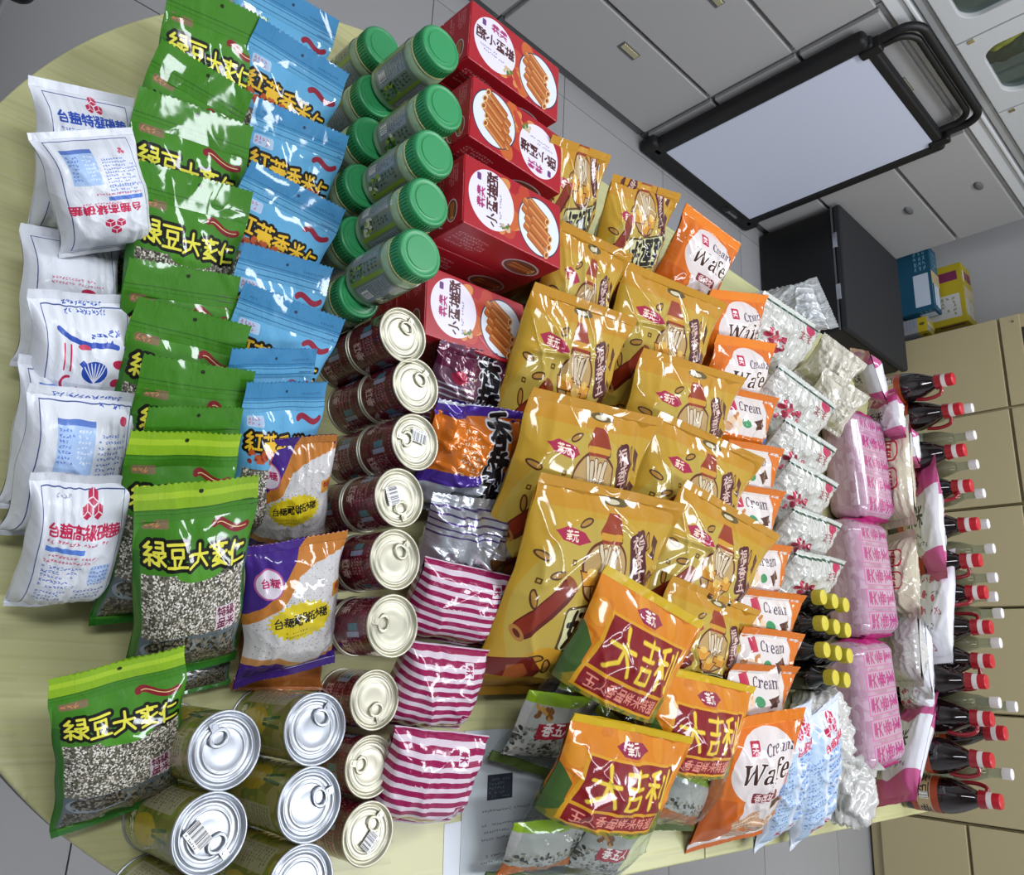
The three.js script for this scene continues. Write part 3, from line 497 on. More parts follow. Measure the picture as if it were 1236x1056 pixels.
{
  const forms = [5, 12, 33].map((seed) => pouchParts({ W: 0.105, L: 0.2, T: 0.04, st: 0.034, sb: 0.01, seed, wr: 0.0024, fx: 12, folds: 3, crimp: false, low: 0.6, bow: 0.006, lumps: 0.0003, curl: 0.005 }));
  const zip = mergeGeometries([box(0.098, 0.0022, 0.0022, 0, 0.172, 0.0022, 0.0008), box(0.098, 0.0022, 0.0022, 0, 0.177, 0.0022, 0.0008)]);
  const mats = [film(greenPrint(0)), film(greenPrint(1))], bm = film(bluePrint);
  const zg = std(0x2b5a14, 0.35), zb = std(0x2f6f9c, 0.35);
  const label = (i) => i === 9 ? 'green bean pouch seen whole with lime header, beside the white-and-purple sugar bag' : i === 10 ? 'green bean pouch mostly buried, its dark corner showing beside the fruit cans' : i === 11 ? 'green bean pouch lying alone at the end of the row next to big fruit cans'
    : `green bean pouch, ${ORD[i]} in the leaning green row counted from the empty table edge`;
  P.green.forEach((p, i) => {
    const t = pouchThing('bean_pouch', label(i), 'bean pouch', 'green bean pouches leaning in a row', forms[i % 3], mats[p[9] ? 1 : 0], null, p, 0.105, 0.2, i === 10 ? 0.002 : 0.012, i === 10 ? 0.35 : 1);
    mesh('zip_strip', zip, zg, t);
  });
  P.blue.forEach((p, i) => {
    const t = pouchThing('grain_pouch', `pale blue grain pouch, ${ORD[i]} in the blue row counted from the empty table edge`, 'grain pouch', 'pale blue grain pouches leaning in a row', forms[(i + 1) % 3], bm, null, p, 0.105, 0.2, 0.012);
    mesh('zip_strip', zip, zb, t);
  });
}
// sugar
{
  const print = canvasTexture(512, 800, (g, w, h) => {
    reseed(140); g.fillStyle = '#c9c7c6'; g.fillRect(0, 0, w, h);
    blots(g, 30, 130, w - 60, 520, 520, 2, 4, ['#a58a74', '#8f8a90', '#e8e6e4', '#77706c']);
    poly(g, [[0, 0], [w, 0], [w, 90], [330, 130], [240, 170], [170, 290], [80, 360], [0, 420]], '#b9742c'); poly(g, [[0, 0], [300, 0], [240, 90], [160, 200], [70, 300], [0, 360]], '#3b1a78');
    poly(g, [[0, 600], [160, 610], [300, 700], [w, 650], [w, h], [0, h]], '#c08a52'); poly(g, [[0, 640], [160, 655], [300, 735], [w, 690], [w, h], [0, h]], '#3b1a78');
    ell(g, 95, 190, 66, 76, '#b0598a'); ell(g, 95, 190, 58, 68, '#dcd2de'); text(g, '台糖', 52, 160, 44, [['#b02a5a', 6]], {});
    for (let k = 0; k < 26; k++) { const a = k / 26 * 6.283; poly(g, [[255 + Math.cos(a - 0.12) * 150, 400 + Math.sin(a - 0.12) * 92], [255 + Math.cos(a) * 178, 400 + Math.sin(a) * 112], [255 + Math.cos(a + 0.12) * 150, 400 + Math.sin(a + 0.12) * 92]], '#d2bd1f'); }
    ell(g, 255, 400, 158, 96, '#d2bd1f'); text(g, '台糖貳號砂糖', 108, 370, 48, [['#1c1a10', 6.5]], { gap: 1.0, sy: 58, rise: -4 }); smallPrint(g, 170, 450, 170, 2, 14, '#7c6c18');
    rr(g, 430, 250, 70, 80, 8, '#c2862f'); text(g, '特', 444, 262, 40, [['#8c1f24', 6]]);
  });
  const m = film(print), forms = [6, 15].map((seed) => pouchParts({ W: 0.1, L: 0.16, T: 0.05, st: 0.01, sb: 0.01, seed, wr: 0.0025, low: 0.2, lumps: 0.0003 }));
  const orange = film(canvasTexture(64, 64, (g) => { g.fillStyle = '#a8622a'; g.fillRect(0, 0, 64, 64); }));
  ['white sugar bag with purple corner, upper of the two under blue pouches', 'white sugar bag with purple corner and yellow splash, lower of the two', 'orange-brown sugar bag peeking out below the white sugar bag'].forEach((l, i) => pouchThing('sugar_bag', l, 'sugar', 'sugar bags in the row with blue pouches', forms[i % 2], i === 2 ? orange : m, null, P.sugar[i], 0.1, 0.16, i === 2 ? -0.004 : 0.015, i === 2 ? 0.5 : 1));
}
// yellow snack bags (the drawn figure of the print is left out, its gold and red ornaments stay)
const yellowPrint = (up) => canvasTexture(1024, 1024, (g, w, h) => {
  reseed(160); g.fillStyle = '#b8922a'; g.fillRect(0, 0, w, h); g.fillStyle = '#b8841c'; g.fillRect(0, 0, w, 120);
  ell(g, w * 0.45, 560, 440, 420, '#b59c42');
  ell(g, w / 2, 62, 90, 20, '#5b4a1c'); ell(g, w / 2 - 10, 64, 46, 11, '#c9bfa0');
  const peanut = (x, y, r, a) => { g.save(); g.translate(x, y); g.rotate(a); ell(g, 0, 0, r, r * 0.42, '#4c2e12'); ell(g, 0, 0, r * 0.78, r * 0.24, '#a87c34'); g.restore(); };
  for (const [x, y, a] of [[190, 400, -0.3], [110, 520, 1.2], [560, 200, 0.8], [800, 210, 1.6], [900, 520, 0.4], [330, 170, -0.4], [90, 330, 0.2]]) peanut(x, y, 46, a);
  for (const [x, y] of [[90, 430], [270, 330], [700, 170], [900, 400], [230, 480]]) { g.strokeStyle = '#5b3c14'; g.lineWidth = 7; g.strokeRect(x, y, 20, 18); }
  poly(g, [[130, 215], [205, 192], [330, 212], [372, 246], [300, 268], [180, 250]], '#a01f42'); text(g, '華元', 200, 206, 44, [['#f1dfc4', 6]], { rise: 5 });
  // gold ingots piled on a red cloth with paper rolls, where the print's figure stands
  g.translate(0, -up);
  ell(g, 500, 470, 165, 150, '#5e2a18'); ell(g, 500, 470, 152, 138, '#b3945e'); poly(g, [[420, 300], [470, 215], [545, 215], [590, 300], [570, 345], [440, 345]], '#8f361c'); poly(g, [[430, 300], [585, 300], [590, 330], [425, 330]], '#c2902e');
  for (let k = 0; k < 5; k++) { g.save(); g.translate(415 + k * 36, 350 + (k % 2) * 14); g.rotate(-0.3 + k * 0.15); rr(g, 0, 0, 30, 130, 12, '#5e2a18'); rr(g, 4, 4, 22, 122, 9, '#cfc0a0'); g.restore(); }
  for (const [x, y, s] of [[400, 500, 0.9], [600, 520, 0.85], [500, 560, 1]]) { poly(g, [[x - 84 * s, y - 28], [x + 84 * s, y - 28], [x + 54 * s, y + 44 * s], [x - 54 * s, y + 44 * s]], '#5e2a14'); poly(g, [[x - 74 * s, y - 22], [x + 74 * s, y - 22], [x + 48 * s, y + 38 * s], [x - 48 * s, y + 38 * s]], '#c98c2a'); ell(g, x, y - 26, 40 * s, 22 * s, '#d8b058'); }
  g.save(); g.translate(640, 300); g.rotate(-0.35); rr(g, 0, 0, 130, 270, 30, '#4a141c'); rr(g, 60, 250, 110, 120, 20, '#4a141c'); text(g, '福香五', 26, 14, 80, [['#cdb0a4', 9]], { vertical: true }); g.restore();
  poly(g, [[850, 280], [905, 310], [890, 400], [836, 380]], '#4a1a14'); poly(g, [[860, 440], [930, 470], [880, 560], [820, 520]], '#4a1a14'); poly(g, [[700, 660], [800, 600], [860, 700], [740, 740]], '#2e2c22'); poly(g, [[760, 560], [860, 590], [840, 640], [770, 630]], '#8f2c1c');
  g.save(); g.translate(50, 760); g.rotate(-0.9); rr(g, 0, 0, 330, 100, 34, '#5a170e'); rr(g, 8, 8, 314, 70, 26, '#7f2714'); ell(g, 6, 50, 22, 48, '#a87438'); ell(g, 6, 50, 10, 26, '#5a2010'); ell(g, 326, 50, 20, 46, '#8a4a22'); g.restore();
  g.save(); g.translate(300, 650); g.rotate(-0.12); rr(g, -12, -12, 580, 210, 30, '#4e3a14'); rr(g, 0, 0, 556, 186, 26, '#c9c695'); text(g, '好運到', 20, 10, 168, [['#12100c', 26]], { gap: 1.08 }); g.restore();
  ell(g, 300, 890, 130, 60, '#c2912c'); ell(g, 520, 910, 150, 60, '#8f6420'); for (let k = 0; k < 6; k++) peanut(240 + k * 90, 890 + (k % 2) * 40, 50, k);
  poly(g, [[900, 640], [1010, 600], [1024, 900], [915, 930]], '#63200f');
  poly(g, [[0, 930], [210, 880], [330, 960], [340, 1140], [0, 1140]], '#64180f'); poly(g, [[120, 940], [190, 920], [270, 980], [240, 1060], [170, 1050]], '#8f4a24'); rr(g, 60, 1010, 90, 70, 6, '#8fa9bd'); smallPrint(g, 66, 1018, 78, 3, 16, '#33465c'); g.fillStyle = '#7d5a18'; g.fillRect(0, 1004, w, 320);
});
{
  const m = film(yellowPrint(105), { bumpScale: 0.0001 }), high = film(yellowPrint(290), { bumpScale: 0.0001 }), forms = [9, 18, 27].map((seed) => pouchParts({ W: 0.29, L: 0.29, T: 0.09, st: 0.012, sb: 0.012, crimp: false, teeth: false, seed, wr: 0.009, nx: 84, ny: 84, fx: 8, fold: 0.4, folds: 4, pinch: 0.09, low: 0.5, bow: 0.01, curl: 0.01 }));
  P.yellow.forEach((p, i) => pouchThing('snack_bag', i === 4 ? 'yellow snack bag seen whole with brown roll print, behind the striped pouches' : `yellow snack bag, ${ORD[i]} of the near yellow column counted from the red boxes`, 'snack bag', 'yellow snack bags in two columns', forms[i % 3], i ? m : high, null, p, 0.29, 0.29, 0.012, 0.8));
  P.yellow2.forEach((p, i) => pouchThing('snack_bag', `yellow snack bag, ${ORD[i]} of the far yellow column counted from the platform trolley`, 'snack bag', 'yellow snack bags in two columns', forms[(i + 1) % 3], i ? m : high, null, p, 0.29, 0.29, 0.012, 0.8));
}
// orange carry bags of mixed packets: printed film above, clear film with packets below
const orangePrint = canvasTexture(768, 900, (g, w, h) => {
  reseed(180); g.fillStyle = '#cc7a14'; g.fillRect(0, 0, w, h); blots(g, 0, 40, w, 330, 30, 20, 70, ['#d0841c', '#c47012', '#d48a20']);
  g.fillStyle = '#d2b016'; g.fillRect(0, 0, w, 22); g.fillStyle = '#4c5c2a'; g.fillRect(0, 400, w, h); blots(g, 0, 380, w, 120, 60, 16, 46, ['#5a6628', '#86761e', '#3f5226', '#6d7a2c']);
  poly(g, [[0, 230], [70, 300], [60, 420], [0, 470]], '#3c5a26'); poly(g, [[250, 94], [330, 70], [440, 76], [480, 102], [410, 132], [300, 128]], '#8a1840'); text(g, '華元', 318, 76, 46,
    [['#efe3d6', 6]], {});
  g.save(); g.translate(0, 34); g.scale(1, 0.93); poly(g, [[110, 116], [690, 116], [640, 470], [50, 470]], '#cf961e'); poly(g, [[122, 128], [676, 128], [640, 360], [90, 360]], '#7f1018'); poly(g, [[86, 376], [636, 376], [624, 458], [68, 458]], '#7f1018');
  text(g, '大吉利', 140, 140, 162, [['#9a6a1a', 24], ['#e2c23a', 17]], { gap: 1.08, sy: 205 }); text(g, '五人香量鮮米特選', 96, 388, 58, [['#d88a78', 7]], { gap: 1.12 }); g.restore();
});
{
  const W = 0.25, L = 0.28, o = { W, L, T: 0.1, st: 0.012, sb: 0.012, teeth: false, crimp: false, seed: 41, wr: 0.008, nx: 72, fx: 9, fold: 0.5, folds: 4, pinch: 0.08, low: 0.6, bow: 0.01 };
  const up = pouchParts({ ...o, v0: 0.46, ny: 60 }), lo = pouchParts({ ...o, v1: 0.46, ny: 40 }), m = film(orangePrint);
  const inner = [0, 1, 2].map((k) => film(canvasTexture(256, 256, (g, w, h) => {
    reseed(200 + k); g.fillStyle = '#a9aaa6'; g.fillRect(0, 0, w, h); g.fillStyle = '#86a81e'; g.fillRect(0, 0, w, 50); blots(g, 0, 130, w, 126, 150, 4, 9, ['#3c3c38', '#6e6e66', '#8f8a7c', '#22241f']);
    if (k === 0) { poly(g, [[60, 110], [210, 90], [224, 140], [70, 164]], '#a31c34'); text(g, '香五人', 78, 102, 44, [['#f0e6e4', 6]], { rise: -4 }); blots(g, 40, 60, 60, 30, 20, 6, 12, ['#b98a42', '#7a4a22']); }
    if (k === 1) { g.fillStyle = '#6fa6c4'; g.fillRect(0, 50, w, 40); smallPrint(g, 60, 60, 120, 1, 30, '#e6eef2'); }
    if (k === 2) { g.fillStyle = '#b5611c'; g.fillRect(0, 190, w, 66); }
  })));
  const pk = pouchParts({ W: 0.12, L: 0.1, T: 0.035, st: 0.006, sb: 0.006, seed: 44, nx: 20, ny: 20, wr: 0.003 });
  const edge = std(0xc9a80e, 0.35);
  ['orange snack carry bag with red panel, upper one beside the brown roll print', 'orange snack carry bag half hidden behind the front one and the wafer bag', 'orange snack carry bag in front with grey packets at its foot'].forEach((l, i) => {
    const t = thing('carry_bag', l, 'snack bag', 'orange carry bags of mixed packets');
    mesh('body', up.body, m, t); mesh('top_seal', up.top, edge, t).userData.label = 'yellow folded rim';
    const c = mesh('clear_base', lo.body, clearFilm, t); c.userData.label = 'clear film showing the packets'; mesh('bottom_seal', lo.bottom, m, t);
    const spots = [[-0.055, 0.018, 0.006, 0.18, 0], [0.055, 0.016, 0.004, -0.15, 1], [0.0, 0.035, -0.018, 0.05, 2]];
    spots.forEach(([x, y, z, a, k]) => { const q = mesh('packet', pk.body, inner[(k + i) % 3], t); q.position.set(x, y, z); q.rotation.z = a; });
    lay(t, P.orange[i], W, L, 0.008, 0.85);
  });
}
// wafer bags
const waferPrint = canvasTexture(640, 800, (g, w, h) => {
  reseed(220); g.fillStyle = '#d06a14'; g.fillRect(0, 0, w, h); g.fillStyle = '#e07c1a'; g.fillRect(0, 0, w, 70);
  ell(g, 330, 260, 250, 190, '#ddd3d0'); g.fillStyle = '#ddd3d0'; g.fillRect(210, 240, 330, 330); poly(g, [[0, 420], [150, 420], [190, 560], [190, 800], [0, 800]], '#c25c10');
  rr(g, 205, 120, 66, 66, 6, '#b42546'); text(g, '美', 216, 130, 44, [['#f2e4e4', 5]]);
  g.fillStyle = '#4a3a4e'; g.font = 'italic bold 74px serif'; g.fillText('Cream', 300, 190); g.font = 'italic bold 150px serif'; g.fillStyle = '#3a1c14'; g.strokeStyle = '#f1e9e4'; g.lineWidth = 10; g.strokeText('Wafers', 130, 330); g.fillText('Wafers', 130, 330);
  rr(g, 250, 380, 190, 56, 8, '#7a2030'); text(g, '香酥捲', 266, 386, 46, [['#f0dcd4', 5]], {}); poly(g, [[420, 450], [520, 430], [540, 480], [440, 510]], '#4a1d12');
  for (const [x, y, a] of [[270, 560, -0.5], [380, 600, 0.3], [300, 680, 0.15], [470, 680, -0.4]]) { g.save(); g.translate(x, y); g.rotate(a); rr(g, -90, -42, 180, 84, 8, '#caa07a'); g.strokeStyle = '#a87a52'; g.lineWidth = 3; for (let k = -80; k < 90; k += 16) { g.beginPath(); g.moveTo(k, -40); g.lineTo(k, 40); g.stroke(); } for (const q of [-20, 8]) { g.fillStyle = '#e8d4bc'; g.fillRect(-90, q, 180, 8); } g.restore(); }
  blots(g, 430, 560, 160, 120, 40, 8, 20, ['#d8b892', '#b98a60', '#e8d8c4']); ell(g, 560, 440, 44, 34, '#3c66b0'); smallPrint(g, 535, 425, 50, 2, 16, '#dfe7f2'); ell(g, 560, 300, 24, 20, '#3f8c5a');
  g.fillStyle = '#d8cfca'; g.fillRect(0, 740, w, 30); g.fillStyle = '#c9641a'; g.fillRect(0, 770, w, 30);
});
const waferBack = canvasTexture(512, 640, (g, w, h) => {
  reseed(230); g.fillStyle = '#d9d0cb'; g.fillRect(0, 0, w, h); g.fillStyle = '#cd6b16'; g.fillRect(0, 0, w, 40); g.fillRect(0, 240, w, 80);
  poly(g, [[380, 0], [w, 0], [w, 240], [420, 220]], '#cf6c14'); ell(g, 450, 280, 44, 40, '#3560ae'); g.font = 'italic bold 60px serif'; g.fillStyle = '#4a3a4e'; g.fillText('Cream', 150, 110);
  poly(g, [[250, 150], [340, 130], [370, 175], [280, 200]], '#4a1d12'); ell(g, 200, 170, 30, 24, '#3f8c5a'); poly(g, [[60, 60], [120, 50], [130, 110], [70, 120]], '#b42546'); blots(g, 30, 130, 120, 90, 14, 12, 26, ['#c9a07a', '#b8763c', '#e0c4a4']);
  for (let y = 340; y < 620; y += 50) smallPrint(g, 40, y, 420, 2, 16, '#6a5a52'); barcode(g, 340, 520, 120, 80); g.fillStyle = '#c9641a'; g.fillRect(0, 600, w, 40);
});
{
  const m = film(waferPrint), back = film(waferBack), forms = [13, 24].map((seed) => pouchParts({ W: 0.2, L: 0.2, T: 0.075, st: 0.016, sb: 0.012, seed, wr: 0.006, nx: 56, ny: 56, fx: 12, fold: 0.5, teeth: false, folds: 6, bow: 0.008 }));
  P.wafer.forEach((p, i) => pouchThing('wafer_bag', i === 10 ? 'orange and white wafer bag seen whole at the table edge' : i === 0 ? 'orange and white wafer bag with a pointed top, highest, below the trolley' : `orange and white wafer bag, ${ORD[i]} in the wafer row counted from the trolley`, 'wafer bag', 'wafer bags in a leaning row', forms[i % 2], i > 2 && i < 10 ? back : m, null, p, 0.2, 0.2, 0.012, 0.85));
}
// noodle packs, silver bag and clear bags
{
  const print = canvasTexture(512, 512, (g, w, h) => {
    reseed(240); g.fillStyle = '#c4c4bd'; g.fillRect(0, 0, w, h); g.lineWidth = 3;
    for (let k = 0; k < 420; k++) { g.strokeStyle = ['#a3a39b', '#dedfd8', '#8f8f88', '#cfcfc6'][k % 4]; g.beginPath(); const x = rnd() * w, y = rnd() * h; g.moveTo(x, y); g.quadraticCurveTo(x + rnd() * 40 - 20, y + 25, x + rnd() * 40 - 20, y + 50); g.stroke(); }
    blots(g, 120, 190, 180, 120, 20, 12, 28, ['#b0344c', '#c9566a', '#8f2740']); for (const x of [330, 400]) text(g, '麥', x, 90, 60, [['#8a3a48', 6]]); ell(g, 440, 60, 40, 34, '#b02a54');
    rr(g, 60, 330, 130, 110, 8, '#d7dad2'); smallPrint(g, 66, 338, 110, 5, 16, '#7c7f78'); g.fillStyle = '#d3d7d0'; g.fillRect(0, 0, w, 30); g.fillStyle = '#2c4a3c'; g.fillRect(0, 30, w, 12);
  });
  const m = film(print, { roughness: 0.24 }), form = pouchParts({ W: 0.2, L: 0.13, T: 0.05, st: 0.006, sb: 0.008, seed: 31, wr: 0.006, folds: 7, crimp: false, fullness: 0.4, pinch: 0.03 });
  P.noodle.forEach((p, i) => pouchThing('noodle_pack', `clear-wrapped white noodle pack with red flower print, ${ORD[i]} counted from the black case`, 'noodle pack', 'clear-wrapped noodle packs in a row', form, m, null, p, 0.2, 0.13, 0.02));
  const plain = (base, colors, seed, lines) => film(canvasTexture(256, 256, (g, w, h) => { reseed(seed); g.fillStyle = base; g.fillRect(0, 0, w, h); g.lineWidth = 2; for (let k = 0; k < 300; k++) { g.strokeStyle = colors[k % colors.length]; g.beginPath(); const x = rnd() * w, y = rnd() * h; g.moveTo(x, y); g.lineTo(x + (rnd() - 0.5) * (lines ? 14 : 60), y + (lines ? 40 : (rnd() - 0.5) * 60)); g.stroke(); } }), { roughness: 0.2 });
  const silver = plain('#b9bcbc', ['#d9dcdc', '#9a9d9c', '#a9b4bc'], 250, true);
  pouchThing('silver_bag', 'silvery crinkled bag with two pointed corners in front of the black case', 'bag', null, pouchParts({ W: 0.2, L: 0.14, T: 0.07, seed: 37, wr: 0.011, folds: 4, pinch: 0.12, st: 0.02 }), silver, null, P.silver[0], 0.2, 0.14, 0.03);
  const cream = plain('#c9c4b4', ['#dedacc', '#aaa596', '#cfc9ba'], 251, true), cf = [38, 39].map((seed) => pouchParts({ W: 0.2, L: 0.12, T: 0.07, seed, wr: 0.008, folds: 5, pinch: 0.1, st: 0.014 }));
  P.cream.forEach((p, i) => pouchThing('noodle_bag', ['clear bag of pale noodles under the silvery bag', 'clear bag of pale noodles between the silvery bag and the first pink pack'][i], 'noodle bag', 'clear bags of pale noodles', cf[i], cream, null, p, 0.2, 0.12, 0.025));
  const vp = film(canvasTexture(512, 512, (g, w, h) => { reseed(252); g.fillStyle = '#cbc3ac'; g.fillRect(0, 0, w, h); g.lineWidth = 2; for (let k = 0; k < 500; k++) { g.strokeStyle = ['#ddd6c2', '#b3a88c', '#c6bda4'][k % 3]; g.beginPath(); const x = rnd() * w, y = rnd() * h; g.moveTo(x, y); g.bezierCurveTo(x + 30, y + 10, x - 20, y + 40, x + 10, y + 60); g.stroke(); }
    for (const y of [170, 300]) { g.save(); g.translate(256, y); rr(g, -170, -52, 340, 104, 52, '#b02a3a'); rr(g, -158, -42, 316, 84, 42, '#d8c9b0'); text(g, '新米香量'.slice(1), -130, -34, 68, [['#a8202e', 9]], { gap: 1.2 }); g.restore(); } }), { roughness: 0.22 });
  const grey = plain('#c4c3be', ['#dcdcd8', '#a5a5a0', '#b9b9b4'], 253, false), vf = [45, 46].map((seed) => pouchParts({ W: 0.14, L: 0.15, T: 0.07, seed, wr: 0.007, folds: 5, st: 0.012 }));
  P.vermi.forEach((p, i) => pouchThing('vermicelli_bag', ['cream vermicelli bag with red oval lettering behind the first pink pack', 'cream vermicelli bag with red oval lettering behind the second pink pack', 'grey crumpled clear bag behind the second and third pink packs'][i], 'noodle bag', 'vermicelli bags behind the pink packs', vf[i % 2], i === 2 ? grey : vp, null, p, 0.14, 0.15, 0.03));
  const crump = [51, 52, 53].map((seed) => { const g = new THREE.SphereGeometry(0.058, 56, 40), q = g.attributes.position; for (let k = 0; k < q.count; k++) { const v = V(q.getX(k), q.getY(k), q.getZ(k)).normalize(), s = 1 + 0.2 * (ridge(v.x * 1.6 + seed, v.y * 1.6, v.z * 1.6) - 0.5) + 0.05 * Math.sin(Math.atan2(v.y, v.z) * 17 + v.x * 5 + seed) * (0.4 + Math.abs(v.x)) + 0.05 * (ridge(v.x * 5, v.y * 5 + seed, v.z * 5) - 0.5); q.setXYZ(k, v.x * 0.058 * s, Math.max(-0.049, v.y * 0.052 * s), v.z * 0.066 * s); } g.computeVertexNormals(); return g; });
  const knot = lathe([[0.004, 0.0], [0.012, 0.012], [0.006, 0.022], [0.016, 0.034], [0.009, 0.03], [0.003, 0.018]], 18);
  P.crumple.forEach(([x, y, z], i) => { const t = thing('tied_bag', ['crumpled clear bag of white noodles beside the yellow-capped bottles', 'crumpled clear bag of white noodles between the others and the salt bags', 'crumpled clear noodle bag nearest the table edge, with knotted end'][i], 'noodle bag', 'crumpled tied bags of white noodles'); t.position.set(x, TABLE + 0.05, z); t.rotation.y = i * 1.3; mesh('body', crump[i], grey, t); const k = mesh('knot', knot, grey, t); k.position.set(0.045, 0.02, 0.03); k.rotation.z = -1.0; if (i === 2) t.scale.set(1.15, 1.05, 1.15); });
}
// pink packs of thread noodles
{
  const side = (n) => canvasTexture(512, 256, (g, w, h) => { reseed(260 + n); g.fillStyle = '#ad8a9b'; g.fillRect(0, 0, w, h); blots(g, 0, 0, w, h, 90, 14, 40, ['#b293a3', '#a48092', '#b79aaa']);
    if (n) for (let c = 0; c < 5; c++) { const x = 18 + c * 100; rr(g, x, 20, 84, 216, 6, '#b596a8'); g.save(); g.translate(x + 8, 30); text(g, '美', 4, 0, 60, [['#a83a78', 8]]); text(g, '香', 4, 66, 60, [['#a83a78', 8]]); text(g, '麥', 4, 132, 60, [['#a83a78', 8]]); g.restore(); g.strokeStyle = '#c75a96'; g.lineWidth = 3; g.strokeRect(x + 2, 22, 80, 212); } });
  const mt = film(side(1), { roughness: 0.2 }), ms = film(side(0), { roughness: 0.2 }), fold = std(0xb32a74, 0.35);
  const W = 0.27, H = 0.092, D = 0.2;
  const g0 = new RoundedBoxGeometry(W, H, D, 14, 0.032), q = g0.attributes.position;
  for (let k = 0; k < q.count; k++) { const x = q.getX(k), y = q.getY(k), z = q.getZ(k), lobe = Math.abs(Math.cos(x / W * Math.PI * 5)) * 0.006 - 0.004, n = noise.noise(x * 26, y * 26, z * 26) * 0.0035; q.setXYZ(k, x, y > 0 ? y + lobe + n : Math.max(y + n * 0.5, -H / 2), z + Math.sign(z) * (lobe + n)); }
  g0.computeVertexNormals();
  [[-0.536, -1.945, 0.1], [-0.258, -1.905, 0.09], [0.022, -1.875, 0.1]].forEach(([x, z, a], i) => {
    const t = thing('thread_noodle_pack', ['pink film noodle pack nearest the black case', 'pink film noodle pack in the middle of the three', 'pink film noodle pack nearest the table edge and tied bags'][i], 'noodle pack', 'pink film packs of thread noodles');
    t.position.set(x, TABLE + H / 2 + 0.001, z); t.rotation.y = a;
    mesh('wrapper', g0, [ms, ms, mt, ms, ms, ms], t);
    for (const s of [-1, 1]) { const e = mesh('end_fold', pouchParts({ W: 0.17, L: 0.075, T: 0.02, seed: 61 + s, nx: 20, ny: 10, wr: 0.004, st: 0.004, sb: 0.004 }).body, fold, t); e.position.set(s * (W / 2 - 0.006), -0.036, 0); e.rotation.y = s * Math.PI / 2; }
    mesh('lengthwise_seam', box(0.003, 0.0015, D * 0.7, 0, H / 2 + 0.0008, 0, 0.0005), fold, t);
  });
}
// rice bags
{
  const print = (v) => film(canvasTexture(400, 512, (g, w, h) => { reseed(280 + v); g.fillStyle = '#dcdde2'; g.fillRect(0, 0, w, h);
    if (v === 0) { poly(g, [[0, 0], [w, 0], [w, 120], [250, 170], [120, 130], [0, 170]], '#bf5488'); poly(g, [[0, 400], [150, 430], [w, 380], [w, h], [0, h]], '#c25a8c'); text(g, '禾米', 110, 210, 90, [['#23252c', 12]], { gap: 1.05 }); smallPrint(g, 90, 320, 220, 2, 24, '#4f5a78'); }
    if (v === 1) { blots(g, 60, 60, 280, 400, 9, 18, 26, ['#c04a5c']); for (let y = 60; y < 480; y += 74) smallPrint(g, 40, y, 320, 1, 34, y % 148 < 74 ? '#8c8f98' : '#a4606e'); } }), { roughness: 0.3 });
  const ms = [print(0), print(1)], forms = [71, 72].map((seed) => pouchParts({ W: 0.16, L: 0.17, T: 0.06, seed, wr: 0.004, fx: 14, st: 0.01, folds: 4, crimp: false, fullness: 0.5 }));
  const L = ['white and pink rice bag nearest the black case', 'white and pink rice bag second from the black case, with large pink top', 'white and pink rice bag third from the black case', 'white and pink rice bag with dark characters behind the vermicelli bags', 'white rice bag behind the second vermicelli bag', 'white bag with rows of small red and grey print before the middle bottles', 'white crumpled bag with small print before the later bottles', 'white bag with red print next to the big pink-footed rice bag', 'large white rice bag with pink foot and dark characters at the table corner'];
  P.rice.forEach((p, i) => pouchThing('rice_bag', L[i], 'rice bag', 'white rice bags at the back', forms[i % 2], ms[p[9]], null, p, 0.16, 0.17, 0.02));
  const bs = film(canvasTexture(300, 700, (g, w, h) => { reseed(290); g.fillStyle = '#d3dce8'; g.fillRect(0, 0, w, h); g.fillStyle = '#b4cbe2'; g.fillRect(20, 60, 110, 600); cubeLogo(g, 205, 84, 46, RED); text(g, '台鹽高級', 132, 150, 38, [[RED, 6]], {}); for (let y = 190; y < 500; y += 60) { rr(g, 150, y, 120, 48, 4, '#a9c4e4'); smallPrint(g, 154, y + 6, 110, 2, 16, '#4468b4'); smallPrint(g, 26, y, 96, 3, 14, '#5578bc'); } smallPrint(g, 60, 560, 200, 1, 40, RED); smallPrint(g, 40, 630, 220, 2, 18, '#4468b4'); }));
  P.bluesalt.forEach((p, i) => pouchThing('salt_bag', ['slim white and pale blue salt bag next to the whole wafer bag', 'slim white and pale blue salt bag next to the tied noodle bags'][i], 'salt', 'slim salt bags beside the wafer bag', pouchParts({ W: 0.09, L: 0.3, T: 0.07, seed: 75 + i, wr: 0.005, folds: 5, pinch: 0.02, teeth: false, crimp: false, fullness: 0.5 }), bs, null, p, 0.09, 0.3, 0.02));
}
